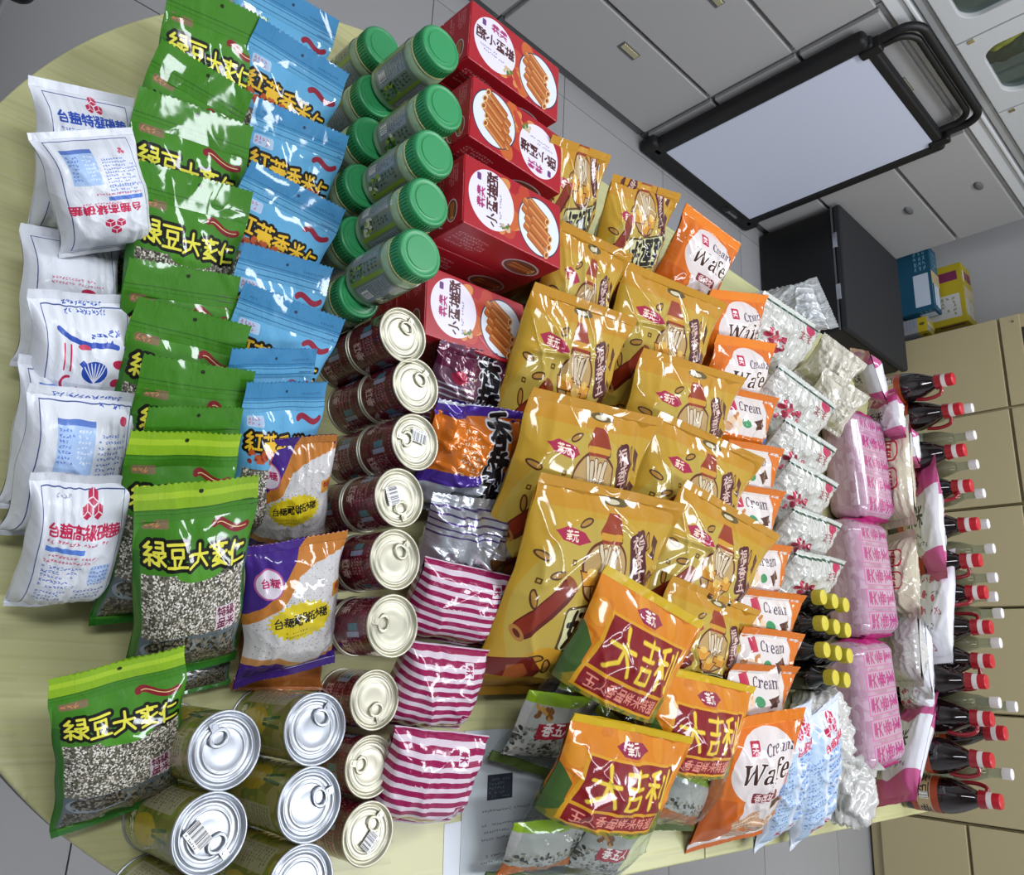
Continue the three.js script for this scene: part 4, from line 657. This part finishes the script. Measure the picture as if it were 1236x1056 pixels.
// cracker bags with tall black characters, and striped pouches
{
  const mk = (v) => film(canvasTexture(512, 512, (g, w, h) => { reseed(300 + v);
    g.fillStyle = ['#6d4a5e', '#a9aeb8', '#c9ced6'][v]; g.fillRect(0, 0, w, h);
    if (v === 0) blots(g, 0, 150, w, h, 60, 10, 30, ['#7d566c', '#75405c', '#84607a']);
    if (v === 1) { poly(g, [[0, 40], [w, 10], [w, 270], [0, 330]], '#cc6c16'); poly(g, [[0, 20], [w, -10], [w, 30], [0, 70]], '#44288c'); poly(g, [[0, 310], [w, 250], [w, 300], [0, 370]], '#44288c'); blots(g, 260, 390, 160, 70, 20, 14, 26, ['#b98a52', '#8a5c34', '#d2ae7c']); ell(g, 440, 430, 40, 26, '#2f6a50'); }
    if (v === 0) { poly(g, [[0, 20], [w, 60], [w, 150], [0, 110]], '#5b1c3c'); poly(g, [[0, 430], [w, 400], [w, 512], [0, 512]], '#5a3a82'); ell(g, 120, 140, 40, 30, '#b02a4a'); for (let k = 0; k < 8; k++) { g.fillStyle = '#c4c8d2'; g.fillRect(20, 180 + k * 26, 180, 8); } }
    if (v > 2) g.translate(0, -52);
    if (v === 2) { for (let k = 0; k < 5; k++) { g.fillStyle = '#5b4a86'; g.fillRect(0, 60 + k * 34, w, 9); } rr(g, 300, 300, 170, 130, 14, '#6b4a2c'); ell(g, 385, 365, 50, 36, '#b08a5a'); smallPrint(g, 40, 330, 220, 4, 24, '#4a5468'); }
    if (v < 2) { g.save(); g.translate(250, 20); text(g, '香酥餅', 0, 0, 130, [['#dfe3ea', 34], ['#14121a', 20]], { vertical: true, sy: 150 }); g.restore(); smallPrint(g, 130, 100, 110, 8, 16, '#e9dcc8'); } }), { roughness: 0.3, metalness: v === 2 ? 0.75 : 0.25, clearcoat: 1 });
  const forms = [81, 82, 83].map((seed) => pouchParts({ W: 0.15, L: 0.14, T: 0.06, seed, wr: 0.01, fx: 18, folds: 6, st: 0.014 }));
  ['glossy purple cracker bag between red cans and the lowest red box', 'orange and purple cracker bag with tall black characters', 'glossy silver cracker bag between orange cracker bag and striped pouches'].forEach((l, i) => pouchThing('cracker_bag', l, 'cracker bag', 'glossy cracker bags beside the cans', forms[i], mk(i), null, P.vbag[i], 0.15, 0.14, 0.025));
  const st = film(canvasTexture(512, 512, (g, w, h) => { reseed(310); g.fillStyle = '#d8c9d4'; g.fillRect(0, 0, w, h); for (let k = 0; k < 10; k++) { g.fillStyle = '#931c50'; g.fillRect(0, 6 + k * 52, w, 28); } rr(g, 330, 60, 60, 70, 4, '#e0d4dc'); text(g, '美', 336, 70, 46, [['#931c50', 6]]); smallPrint(g, 60, 236, 250, 1, 26, '#c9c2c8'); rr(g, 400, 350, 60, 70, 4, '#931c50'); text(g, '香', 408, 360, 46, [['#e6dce2', 6]]); }), { roughness: 0.22 });
  const sf = [84, 85, 86].map((seed) => pouchParts({ W: 0.125, L: 0.115, T: 0.06, seed, wr: 0.004, fx: 14, folds: 5, st: 0.004, sb: 0.004, crimp: false, teeth: false, fullness: 0.36, pinch: 0.06 }));
  ['striped white and crimson pouch nearest the yellow snack bags', 'striped white and crimson pouch, puffiest and middle of the three', 'striped white and crimson pouch beside the paper sheets'].forEach((l, i) => pouchThing('striped_pouch', l, 'sweet pouch', 'striped crimson pouches', sf[i], st, null, P.stripe[i], 0.125, 0.115, 0.018));
}

// ---------------------------------------------------------------- jars, cans, cartons, bottles
{
  const lab = canvasTexture(1024, 256, (g, w, h) => { reseed(320); g.fillStyle = '#6f7d6e'; g.fillRect(0, 0, w, h); for (let k = 0; k < 4; k++) { const x = k * 256; g.fillStyle = '#7d9a2c'; g.fillRect(x, 0, 26, h); rr(g, x + 40, 20, 120, 216, 4, '#8a959a'); smallPrint(g, x + 48, 28, 100, 11, 12, '#3d4a52', 1.5); smallPrint(g, x + 170, 30, 70, 6, 22, '#1f3324', 1.3); blots(g, x + 165, 150, 85, 90, 20, 8, 18, ['#3c6a2a', '#8aa43a', '#c9cdb4', '#24401f']); barcode(g, x + 70, 170, 60, 50); } });
  const glass = new THREE.MeshPhysicalMaterial({ color: 0x93ad8c, roughness: 0.12, clearcoat: 0.6 }), lid = new THREE.MeshPhysicalMaterial({ color: 0x2f9358, roughness: 0.42, clearcoat: 0.35, clearcoatRoughness: 0.3 }), lab_ = new THREE.MeshPhysicalMaterial({ map: lab, roughness: 0.3, clearcoat: 0.5, clearcoatRoughness: 0.15 });
  const R = 0.0305, top = lathe([[0, 0.0955], [0.019, 0.0955], [0.0195, 0.0948], [0.0235, 0.0948], [0.024, 0.0958], [0.0262, 0.0955], [0.028, 0.0935], [0.0282, 0.079], [0.0268, 0.0785]], 56);
  const ribs = [];
  for (let k = 0; k < 48; k++) { const a = k / 48 * 6.2832; ribs.push(new THREE.BoxGeometry(0.0012, 0.012, 0.001).translate(0, 0.0855, 0.0284).rotateY(a)); }
  const t = thing('lidded_jar', '', 'jar', 'jars with green lids in two layers');
  mesh('jar_body', lathe([[0, 0.0008], [0.026, 0.0005], [0.0295, 0.003], [R - 0.001, 0.008], [R - 0.001, 0.066], [0.029, 0.072], [0.0265, 0.0765], [0.0265, 0.08]], 48), glass, t);
  mesh('label_sleeve', new THREE.CylinderGeometry(R - 0.0004, R - 0.0004, 0.056, 48, 1, true).translate(0, 0.0375, 0), lab_, t);
  const l = mesh('lid', mergeGeometries([top.toNonIndexed(), ...ribs.map((r) => r.toNonIndexed())]), lid, t); l.userData.names = {};
  mesh('lid_disc', new THREE.CylinderGeometry(0.0188, 0.0188, 0.0006, 40).translate(0, 0.0958, 0), lid, l);
  mesh('sealing_ring', new THREE.TorusGeometry(0.0275, 0.0012, 10, 48).rotateX(Math.PI / 2).translate(0, 0.0765, 0), std(0xb5b87a, 0.4), t);
  let k = 0;
  const put = (x, y, z, label) => { const o = k++ ? another(t, 'lidded_jar', label) : t; o.userData.label = label; o.position.set(x, y, z); o.rotation.y = k * 1.37; o.scale.y = 1.1; };
  P.jarhi.forEach(([x, , z], i) => put(x, TABLE + 0.1062, z, `green-lidded jar in the upper layer, ${ORD[i]} counted from the empty table edge`));
  P.jarlo.forEach(([x, , z], i) => put(x, TABLE, z, `green-lidded jar in the lower layer, ${ORD[i]} counted from the empty table edge`));
}
function canSet(r, h, body, lidMat, ringMat) {
  const parts = {};
  const beads = [[r - 0.0012, 0.003]];
  for (let k = 0; k <= 30; k++) { const y = 0.004 + k / 30 * (h - 0.008), b = y > h * 0.3 && y < h * 0.7 ? Math.abs(Math.sin((y / h - 0.3) / 0.4 * Math.PI * 4)) * 0.0006 : 0; beads.push([r - 0.0006 - b, y]); }
  parts.sleeve = lathe(beads, 56);
  parts.rim = new THREE.TorusGeometry(r - 0.0004, 0.0014, 10, 56).rotateX(Math.PI / 2).translate(0, h - 0.0016, 0);
  parts.base = mergeGeometries([new THREE.TorusGeometry(r - 0.0008, 0.0014, 10, 56).rotateX(Math.PI / 2).translate(0, 0.0022, 0), new THREE.CylinderGeometry(r - 0.001, r - 0.001, 0.001, 48).translate(0, 0.0022, 0)]);
  const q = (a) => a * r;
  parts.lid = lathe([[r - 0.0006, h - 0.0012], [q(0.93), h - 0.0026], [q(0.91), h - 0.0046], [q(0.85), h - 0.0046], [q(0.83), h - 0.0026], [q(0.77), h - 0.0026], [q(0.745), h - 0.0042], [q(0.64), h - 0.0042], [q(0.62), h - 0.003], [q(0.56), h - 0.003], [q(0.53), h - 0.0042], [q(0.3), h - 0.0042], [q(0.285), h - 0.0036], [0, h - 0.0036]].reverse(), 56);
  parts.ring = mergeGeometries([new THREE.TorusGeometry(q(0.2), q(0.045), 8, 28).scale(1, 1.25, 0.5).rotateX(-Math.PI / 2).translate(q(0.36), h - 0.0016, 0), box(q(0.3), 0.0012, q(0.22), q(0.68), h - 0.0018, 0, 0.0005), new THREE.CylinderGeometry(q(0.06), q(0.06), 0.002, 16).translate(q(0.7), h - 0.0014, 0)].map((g) => g.index ? g.toNonIndexed() : g));
  return parts;
}
function makeCan(name, category, group, parts, body, lidMat) {
  const t = thing(name, '', category, group);
  mesh('label_sleeve', parts.sleeve, body, t); mesh('rim', parts.rim, lidMat, t); mesh('base', parts.base, lidMat, t);
  const l = mesh('lid', parts.lid, lidMat, t); l.userData.names = {}; mesh('pull_ring', parts.ring, lidMat, l);
  return t;
}
const codes = canvasTexture(128, 96, (g, w, h) => { reseed(330); barcode(g, 0, 0, w, h - 20); g.fillStyle = '#fff'; g.fillRect(0, h - 20, w, 20); smallPrint(g, 10, h - 17, 108, 1, 13, '#222'); });
const codeMat = std(0xffffff, 0.6, { map: codes });
{
  const red = canvasTexture(1024, 256, (g, w, h) => { reseed(340); g.fillStyle = '#5e1022'; g.fillRect(0, 0, w, h); blots(g, 0, 30, w, h - 60, 200, 4, 18, ['#74162c', '#430a18', '#7e2038', '#500d1e']); for (let k = 0; k < 4; k++) { const x = k * 256; rr(g, x + 20, 70, 40, 70, 6, '#4a7480'); rr(g, x + 66, 60, 30, 90, 4, '#8c93ac'); smallPrint(g, x + 110, 60, 120, 6, 16, '#b0808c', 1.4); text(g, '紅香', x + 110, 160, 54, [['#c9a9a4', 6]]); } for (let x = 0; x < w; x += 22) ell(g, x, 20, 6, 5, '#8a5a68'); });
  const body = new THREE.MeshPhysicalMaterial({ map: red, roughness: 0.25, clearcoat: 0.8, clearcoatRoughness: 0.08 }), lid = std(0xc4c1ae, 0.42, { metalness: 0.85 });
  const parts = canSet(0.0318, 0.07, body, lid), h = 0.07, t = makeCan('food_can', 'can', 'dark red food cans', parts, body, lid);
  let k = 0;
  const put = (x, y, z, label, sticker) => { const o = k++ ? another(t, 'food_can', label) : t; o.userData.label = label; o.position.set(x, y, z); o.rotation.y = k * 2.1 + 0.6; o.userData.names = {}; if (sticker) todo.push(o); return o; }, todo = [];
  const cols = [...P.can3, ...P.can2];
  cols.forEach(([x, , z], i) => {
    put(x, TABLE + h, z, i === 2 || i === 3 ? `dark red can with a barcode sticker on its lid, ${ORD[i]} stack from the jars` : `dark red can on top of the ${ORD[i]} stack counted from the jars`, i === 2 || i === 3);
    put(x, TABLE, z, `dark red can at the bottom of the ${ORD[i]} stack counted from the jars`);
  });
  P.can1.forEach(([x, , z], i) => put(x, TABLE, z, ['dark red single can next to the stacks, ring pull towards the stacks', 'dark red single can, middle one behind the fruit cans', 'dark red single can with barcode sticker nearest the table edge'][i], i === 2));
  const sg = new THREE.BoxGeometry(0.02, 0.0004, 0.015).translate(-0.004, h - 0.0012, 0.008);
  for (const o of todo) mesh('barcode_sticker', sg, codeMat, o);
}
{
  const green = canvasTexture(1024, 512, (g, w, h) => { reseed(350); g.fillStyle = '#7d7a34'; g.fillRect(0, 0, w, h); blots(g, 0, 0, w, h, 160, 12, 60, ['#8a8c38', '#a19a48', '#6b7a2c', '#98905a', '#7c8a34']); for (let k = 0; k < 3; k++) { const x = k * 341; rr(g, x + 20, 60, 130, 380, 10, '#a8a480'); smallPrint(g, x + 30, 80, 110, 14, 14, '#5a5636', 1.7); ell(g, x + 240, 280, 70, 120, '#b8a02c'); g.strokeStyle = '#2f5a2c'; g.lineWidth = 16; g.beginPath(); g.moveTo(x + 210, 60); g.lineTo(x + 230, 190); g.moveTo(x + 260, 50); g.lineTo(x + 250, 190); g.stroke(); rr(g, x + 160, 380, 150, 60, 6, '#3f6a2a'); text(g, '香美元', x + 166, 386, 46, [['#dcd6a8', 6]]); } });
  const body = new THREE.MeshPhysicalMaterial({ map: green, roughness: 0.25, clearcoat: 0.8, clearcoatRoughness: 0.08 }), lid = std(0xb2b7be, 0.36, { metalness: 0.9 });
  const t = makeCan('fruit_can', 'can', 'large green fruit cans', canSet(0.0335, 0.117, body, lid), body, lid);
  const L = ['large green fruit can in the back row nearest the sugar bags', 'large green fruit can, middle of the back row, lid brightest', 'large green fruit can in the back row at the photo edge', 'large green fruit can in the front row touching the lying bean pouch', 'large green fruit can in the front row with barcode sticker', 'large green fruit can in the front row at the photo edge'];
  P.pine.forEach(([x, , z], i) => { const o = i ? another(t, 'fruit_can', L[i]) : t; o.userData.label = L[i]; o.position.set([0.059, 0.127, 0.195, 0.076, 0.144, 0.212][i], TABLE, z); o.rotation.y = [2.6, 1.1, 2.2, -0.6, 2.4, 0.3][i]; });
  const o = scene.getObjectByName('fruit_can_004'); o.userData.names = {}; mesh('barcode_sticker', new THREE.BoxGeometry(0.022, 0.0004, 0.017).translate(-0.006, 0.1158, 0.009), codeMat, o);
}
// red egg-roll cartons
{
  const roll = (g, x, y, l, r, a) => { g.save(); g.translate(x, y); g.rotate(a); rr(g, 0, -r, l, 2 * r, r * 0.6, '#6e3210'); rr(g, 2, -r + 5, l - 4, 2 * r - 10, r * 0.5, '#b8662c'); rr(g, 6, -r * 0.7, l - 12, r * 0.5, r * 0.2, '#d6985a'); g.strokeStyle = '#964c1c'; g.lineWidth = 3; for (const k of [-0.5, 0.1, 0.6]) { g.beginPath(); g.moveTo(6, k * r); g.lineTo(l - 6, k * r); g.stroke(); } ell(g, l, 0, r * 0.62, r, '#e2b070'); ell(g, l, 0, r * 0.36, r * 0.6, '#8c4a1c'); g.restore(); };
  const top = (v) => canvasTexture(1024, 560, (g, w, h) => {
    reseed(360 + v); g.fillStyle = '#a81826'; g.fillRect(0, 0, w, h); blots(g, 330, 60, 420, 420, 24, 40, 110, ['#c4622c', '#d08a4a', '#b8402a']);
    ell(g, 780, 290, 236, 250, '#26324e'); ell(g, 780, 290, 226, 240, '#dde4ea');
    for (const [x, y] of [[600, 110], [660, 90], [590, 180], [650, 165], [620, 250], [690, 235], [610, 320], [680, 310], [650, 385]]) roll(g, x, y, 240, 38, 0.5);
    ell(g, 270, 270, 230, 240, '#e4e0ee'); blots(g, 380, 400, 90, 60, 8, 14, 26, ['#8a6a34', '#4c7a34', '#c8b08a']);
    if (v) { g.save(); g.translate(60, 520); g.rotate(-Math.PI / 2); text(g, '義美', 150, 60, 82, [['#a52a6a', 11]], { gap: 1.1 }); text(g, '小蛋捲酥', 40, 160, 108, [['#4a1a1e', 15]], { gap: 1.02 }); smallPrint(g, 60, 290, 340, 1, 22, '#6a5c8c'); g.restore(); }
    else { text(g, '義美', 220, 70, 82, [['#a52a6a', 11]], { gap: 1.1 }); text(g, '酥小蛋捲', 66, 190, 104, [['#4a1a1e', 15]], { gap: 1.0 }); smallPrint(g, 110, 330, 300, 2, 20, '#6a5c8c'); }
    rr(g, 120, 90, 40, 60, 10, '#6a3a7a');
  });
  const sideTex = canvasTexture(512, 192, (g, w, h) => { reseed(370); g.fillStyle = '#a81826'; g.fillRect(0, 0, w, h); smallPrint(g, 30, 50, 200, 5, 13, '#d8a8a8', 1.5); ell(g, 390, 100, 90, 52, '#c9c0c4'); ell(g, 390, 100, 82, 44, '#7a4a34'); roll(g, 330, 90, 120, 14, 0.05); roll(g, 330, 112, 120, 14, -0.05); });
  const side = std(0xffffff, 0.35, { map: sideTex }), tops = [0, 1].map((v) => new THREE.MeshPhysicalMaterial({ map: top(v), roughness: 0.3, clearcoat: 0.4 })), W = 0.092, D = 0.168;
  const make = (label, x, z, y, h, v, turn) => {
    const t = thing('egg_roll_carton', label, 'carton', 'red egg-roll cartons stacked by the jars'); t.position.set(x, y, z); t.rotation.y = turn + Math.PI / 2;
    mesh('carton_body', new RoundedBoxGeometry(D, h - 0.001, W, 2, 0.0015).translate(0, h / 2, 0), [side, side, tops[v], side, side, side], t);
    for (const s of [-1, 1]) mesh('tuck_flap', box(0.0012, h * 0.55, W * 0.94, s * (D / 2 + 0.0004), h * 0.7, 0, 0.0004), side, t);
    return t;
  };
  const S = [['farthest stack, behind the first jars', -0.798, -0.601, 0, 0, 3, 0.06], ['second stack from the trolley side', -0.686, -0.612, Math.PI, 0, 3, 0.06], ['third stack, beside the first yellow bags', -0.553, -0.595, 0.05, 1, 3, 0.0665], ['lowest stack, beside the cans', -0.47, -0.612, 0.05, 1, 2, 0.06]];
  S.forEach(([where, x, z, turn, v, n, h], i) => { for (let k = 0; k < n; k++) { const last = k === n - 1, xx = i === 3 ? x + 0.03 : x; make(`red egg-roll carton, ${last ? 'topmost' : k ? 'middle' : 'bottom'} of the ${where}`, xx, z, TABLE + k * h, h, v, turn + (last ? 0 : 0.01 * k)); } });
}
// small dark bottles with yellow caps
{
  const glass = new THREE.MeshPhysicalMaterial({ color: 0x0d0a08, roughness: 0.1, clearcoat: 1, clearcoatRoughness: 0.05 }), cap = std(0xc9bb3c, 0.4), lab = std(0x2a2a22, 0.5);
  const t = thing('capped_bottle', '', 'bottle', 'small dark bottles with yellow caps');
  mesh('bottle', lathe([[0, 0.001], [0.021, 0.0008], [0.0235, 0.004], [0.0235, 0.075], [0.021, 0.088], [0.0125, 0.1], [0.011, 0.112]], 36), glass, t);
  mesh('label_sleeve', new THREE.CylinderGeometry(0.0238, 0.0238, 0.04, 36, 1, true).translate(0, 0.042, 0), lab, t);
  const ribs = [lathe([[0.0142, 0.11], [0.0146, 0.111], [0.0146, 0.128], [0.0135, 0.13], [0, 0.1305]], 36).toNonIndexed()];
  for (let k = 0; k < 30; k++) ribs.push(new THREE.BoxGeometry(0.0008, 0.014, 0.0008).translate(0, 0.12, 0.0147).rotateY(k / 30 * 6.283).toNonIndexed());
  mesh('cap', mergeGeometries(ribs), cap, t);
  const row = ['row nearest the noodle packs', 'second row from the noodle packs', 'third row from the noodle packs', 'row nearest the tied bags'], place = ['front', 'middle', 'back'];
  P.cap.forEach(([x, , z], i) => { const r = Math.floor(i / 3), c = i % 3, l = `yellow-capped dark bottle, ${i > 8 ? ['front', 'back'][i - 9] : place[c]} one in the ${row[r]}`, o = i ? another(t, 'capped_bottle', l) : t; o.userData.label = l; o.position.set(-0.172 + r * 0.05 + (c - 1) * 0.003, TABLE, -1.535 - c * 0.05 - (r === 3 ? 0.03 : 0)); });
}
// big soy sauce bottles with handles, then slim clear bottles behind
{
  const glass = new THREE.MeshPhysicalMaterial({ color: 0x110506, roughness: 0.08, clearcoat: 1, clearcoatRoughness: 0.04 }), red = new THREE.MeshPhysicalMaterial({ color: 0x8c0f1c, roughness: 0.3, clearcoat: 0.5 }), cap = std(0xb51424, 0.38), white = std(0xd9d6d2, 0.5);
  const lab = canvasTexture(768, 256, (g, w, h) => { reseed(380); g.fillStyle = '#b09a78'; g.fillRect(0, 0, w, h); for (let k = 0; k < 3; k++) { const x = k * 256; g.fillStyle = '#9a3c1e'; g.fillRect(x, 0, 256, 70); g.fillRect(x, 200, 256, 56); text(g, '香豆', x + 30, 80, 100, [['#2a1a12', 11]], { gap: 1.05 }); smallPrint(g, x + 20, 190, 200, 1, 20, '#4a3424'); barcode(g, x + 200, 90, 46, 80); } });
  const labM = new THREE.MeshPhysicalMaterial({ map: lab, roughness: 0.35, clearcoat: 0.4 });
  const H = 0.215, t = thing('sauce_bottle', '', 'bottle', 'dark sauce bottles with red caps');
  const prof = [[0, 0.001], [0.036, 0.0008], [0.041, 0.005], [0.0415, 0.05]]; for (let k = 0; k <= 14; k++) { const s = k / 14; prof.push([0.0415 + (0.0165 - 0.0415) * Math.pow(s, 1.5), 0.098 + s * 0.07]); } prof.push([0.0155, 0.185]);
  const body = lathe(prof, 44), bp = body.attributes.position; for (let k = 0; k < bp.count; k++) { const y = bp.getY(k), x = bp.getX(k), a = Math.atan2(bp.getZ(k), x); if (y > 0.1 && y < 0.17) { const f = 1 + 0.02 * Math.sin(a * 8) * Math.sin((y - 0.1) / 0.07 * Math.PI); bp.setX(k, x * f); bp.setZ(k, bp.getZ(k) * f); } } body.computeVertexNormals();
  mesh('bottle', body, glass, t);
  mesh('label_sleeve', new THREE.CylinderGeometry(0.042, 0.042, 0.062, 44, 1, true).translate(0, 0.06, 0), labM, t);
  mesh('handle', mergeGeometries([new THREE.TubeGeometry(new THREE.CatmullRomCurve3([V(0.014, 0.182, 0), V(0.032, 0.18, 0), V(0.04, 0.165, 0), V(0.042, 0.14, 0), V(0.038, 0.118, 0)]), 28, 0.005, 10), new THREE.CylinderGeometry(0.019, 0.021, 0.016, 30).translate(0, 0.178, 0)]), red, t).userData.label = 'red moulded carrying handle';
  mesh('neck_ring', new THREE.CylinderGeometry(0.0175, 0.0175, 0.012, 32).translate(0, 0.191, 0), white, t);
  mesh('cap', lathe([[0.0168, 0.196], [0.0172, 0.197], [0.0172, 0.212], [0.0158, H], [0, H + 0.0005]], 36), cap, t);
  P.soyR.forEach(([x, , z], i) => {
    const l = i === 13 ? 'dark sauce bottle with red cap at the table corner, label fully showing' : i === 12 ? 'dark sauce bottle set farther back, near the table corner end' : i === 0 ? 'dark sauce bottle with open red handle nearest the black case' : `dark sauce bottle with red cap, ${ORD[i]} in the row counted from the black case`;
    const o = i ? another(t, 'sauce_bottle', l) : t; o.userData.label = l; o.position.set(x, TABLE, z); o.rotation.y = [0.0, 0.5, 2.2, -0.5, 1.9, 0.4, -0.7, 2.6, 0.3, 1.1, -0.4, 0.2, 1.6, 2.4][i];
  });
  const clear = new THREE.MeshPhysicalMaterial({ color: 0xdfe6dc, roughness: 0.06, transmission: 0.92, thickness: 0.0, ior: 1.45 }), liquid = new THREE.MeshPhysicalMaterial({ color: 0xb7a877, roughness: 0.1, transmission: 0.6, thickness: 0 });
  const c = thing('vinegar_bottle', '', 'bottle', 'slim clear bottles with white caps');
  mesh('bottle', lathe([[0, 0.001], [0.024, 0.0008], [0.0275, 0.004], [0.0275, 0.12], [0.024, 0.14], [0.0115, 0.175], [0.0105, 0.203]], 36), clear, c);
  mesh('contents', lathe([[0, 0.003], [0.0262, 0.004], [0.0262, 0.12], [0.0225, 0.14], [0.012, 0.165], [0, 0.165]], 36), liquid, c);
  mesh('label_sleeve', new THREE.CylinderGeometry(0.0279, 0.0279, 0.05, 36, 1, true).translate(0, 0.07, 0), std(0x9fb39a, 0.5), c);
  mesh('cap', lathe([[0.0128, 0.199], [0.0132, 0.2], [0.0132, 0.218], [0.012, 0.22], [0, 0.2202]], 30), white, c);
  P.clear.forEach(([x, , z], i) => { const l = `slim clear bottle with white cap, ${ORD[i]} behind the sauce bottles counted from the black case`, o = i ? another(c, 'vinegar_bottle', l) : c; o.userData.label = l; o.position.set(x, TABLE, z); });
}
// paper sheets on the table
{
  const print = canvasTexture(512, 700, (g, w, h) => { reseed(400); g.fillStyle = '#bcc4c8'; g.fillRect(0, 0, w, h); smallPrint(g, 210, 60, 130, 1, 18, '#3c4248'); for (const y of [100, 140]) smallPrint(g, 110, y, 330, 1, 10, '#6c747a'); g.fillStyle = '#262b36'; g.fillRect(110, 200, 120, 110); smallPrint(g, 118, 215, 100, 5, 12, '#56606e'); for (const y of [350, 410, 440, 470, 540, 565, 620]) smallPrint(g, 90, y, 360, 1, 11, '#5c646a'); });
  const sheet = (label, x, z, w, d, y, turn, m) => { const t = mesh('paper_sheet', box(w, 0.0006, d, 0, 0, 0, 0.0002), m, null); t.userData = { label, category: 'paper', group: 'paper sheets on the table' }; t.position.set(x, TABLE + y, z); t.rotation.y = turn; };
  print.center.set(0.5, 0.5);
  sheet('printed paper sheet lying between striped pouches and orange carry bag', 0.17, -0.84, 0.2, 0.2, 0.0012, Math.PI / 2 + 0.03, [std(0xbcc4c8, 0.8), std(0xbcc4c8, 0.8), std(0xffffff, 0.8, { map: print }), std(0xbcc4c8, 0.8), std(0xbcc4c8, 0.8), std(0xbcc4c8, 0.8)]);
  sheet('blank white paper sheet under the printed one, towards the table edge', 0.23, -0.775, 0.1, 0.12, 0.0004, 0.05, std(0xd8dde4, 0.8));
}
renderer.render(scene, camera);
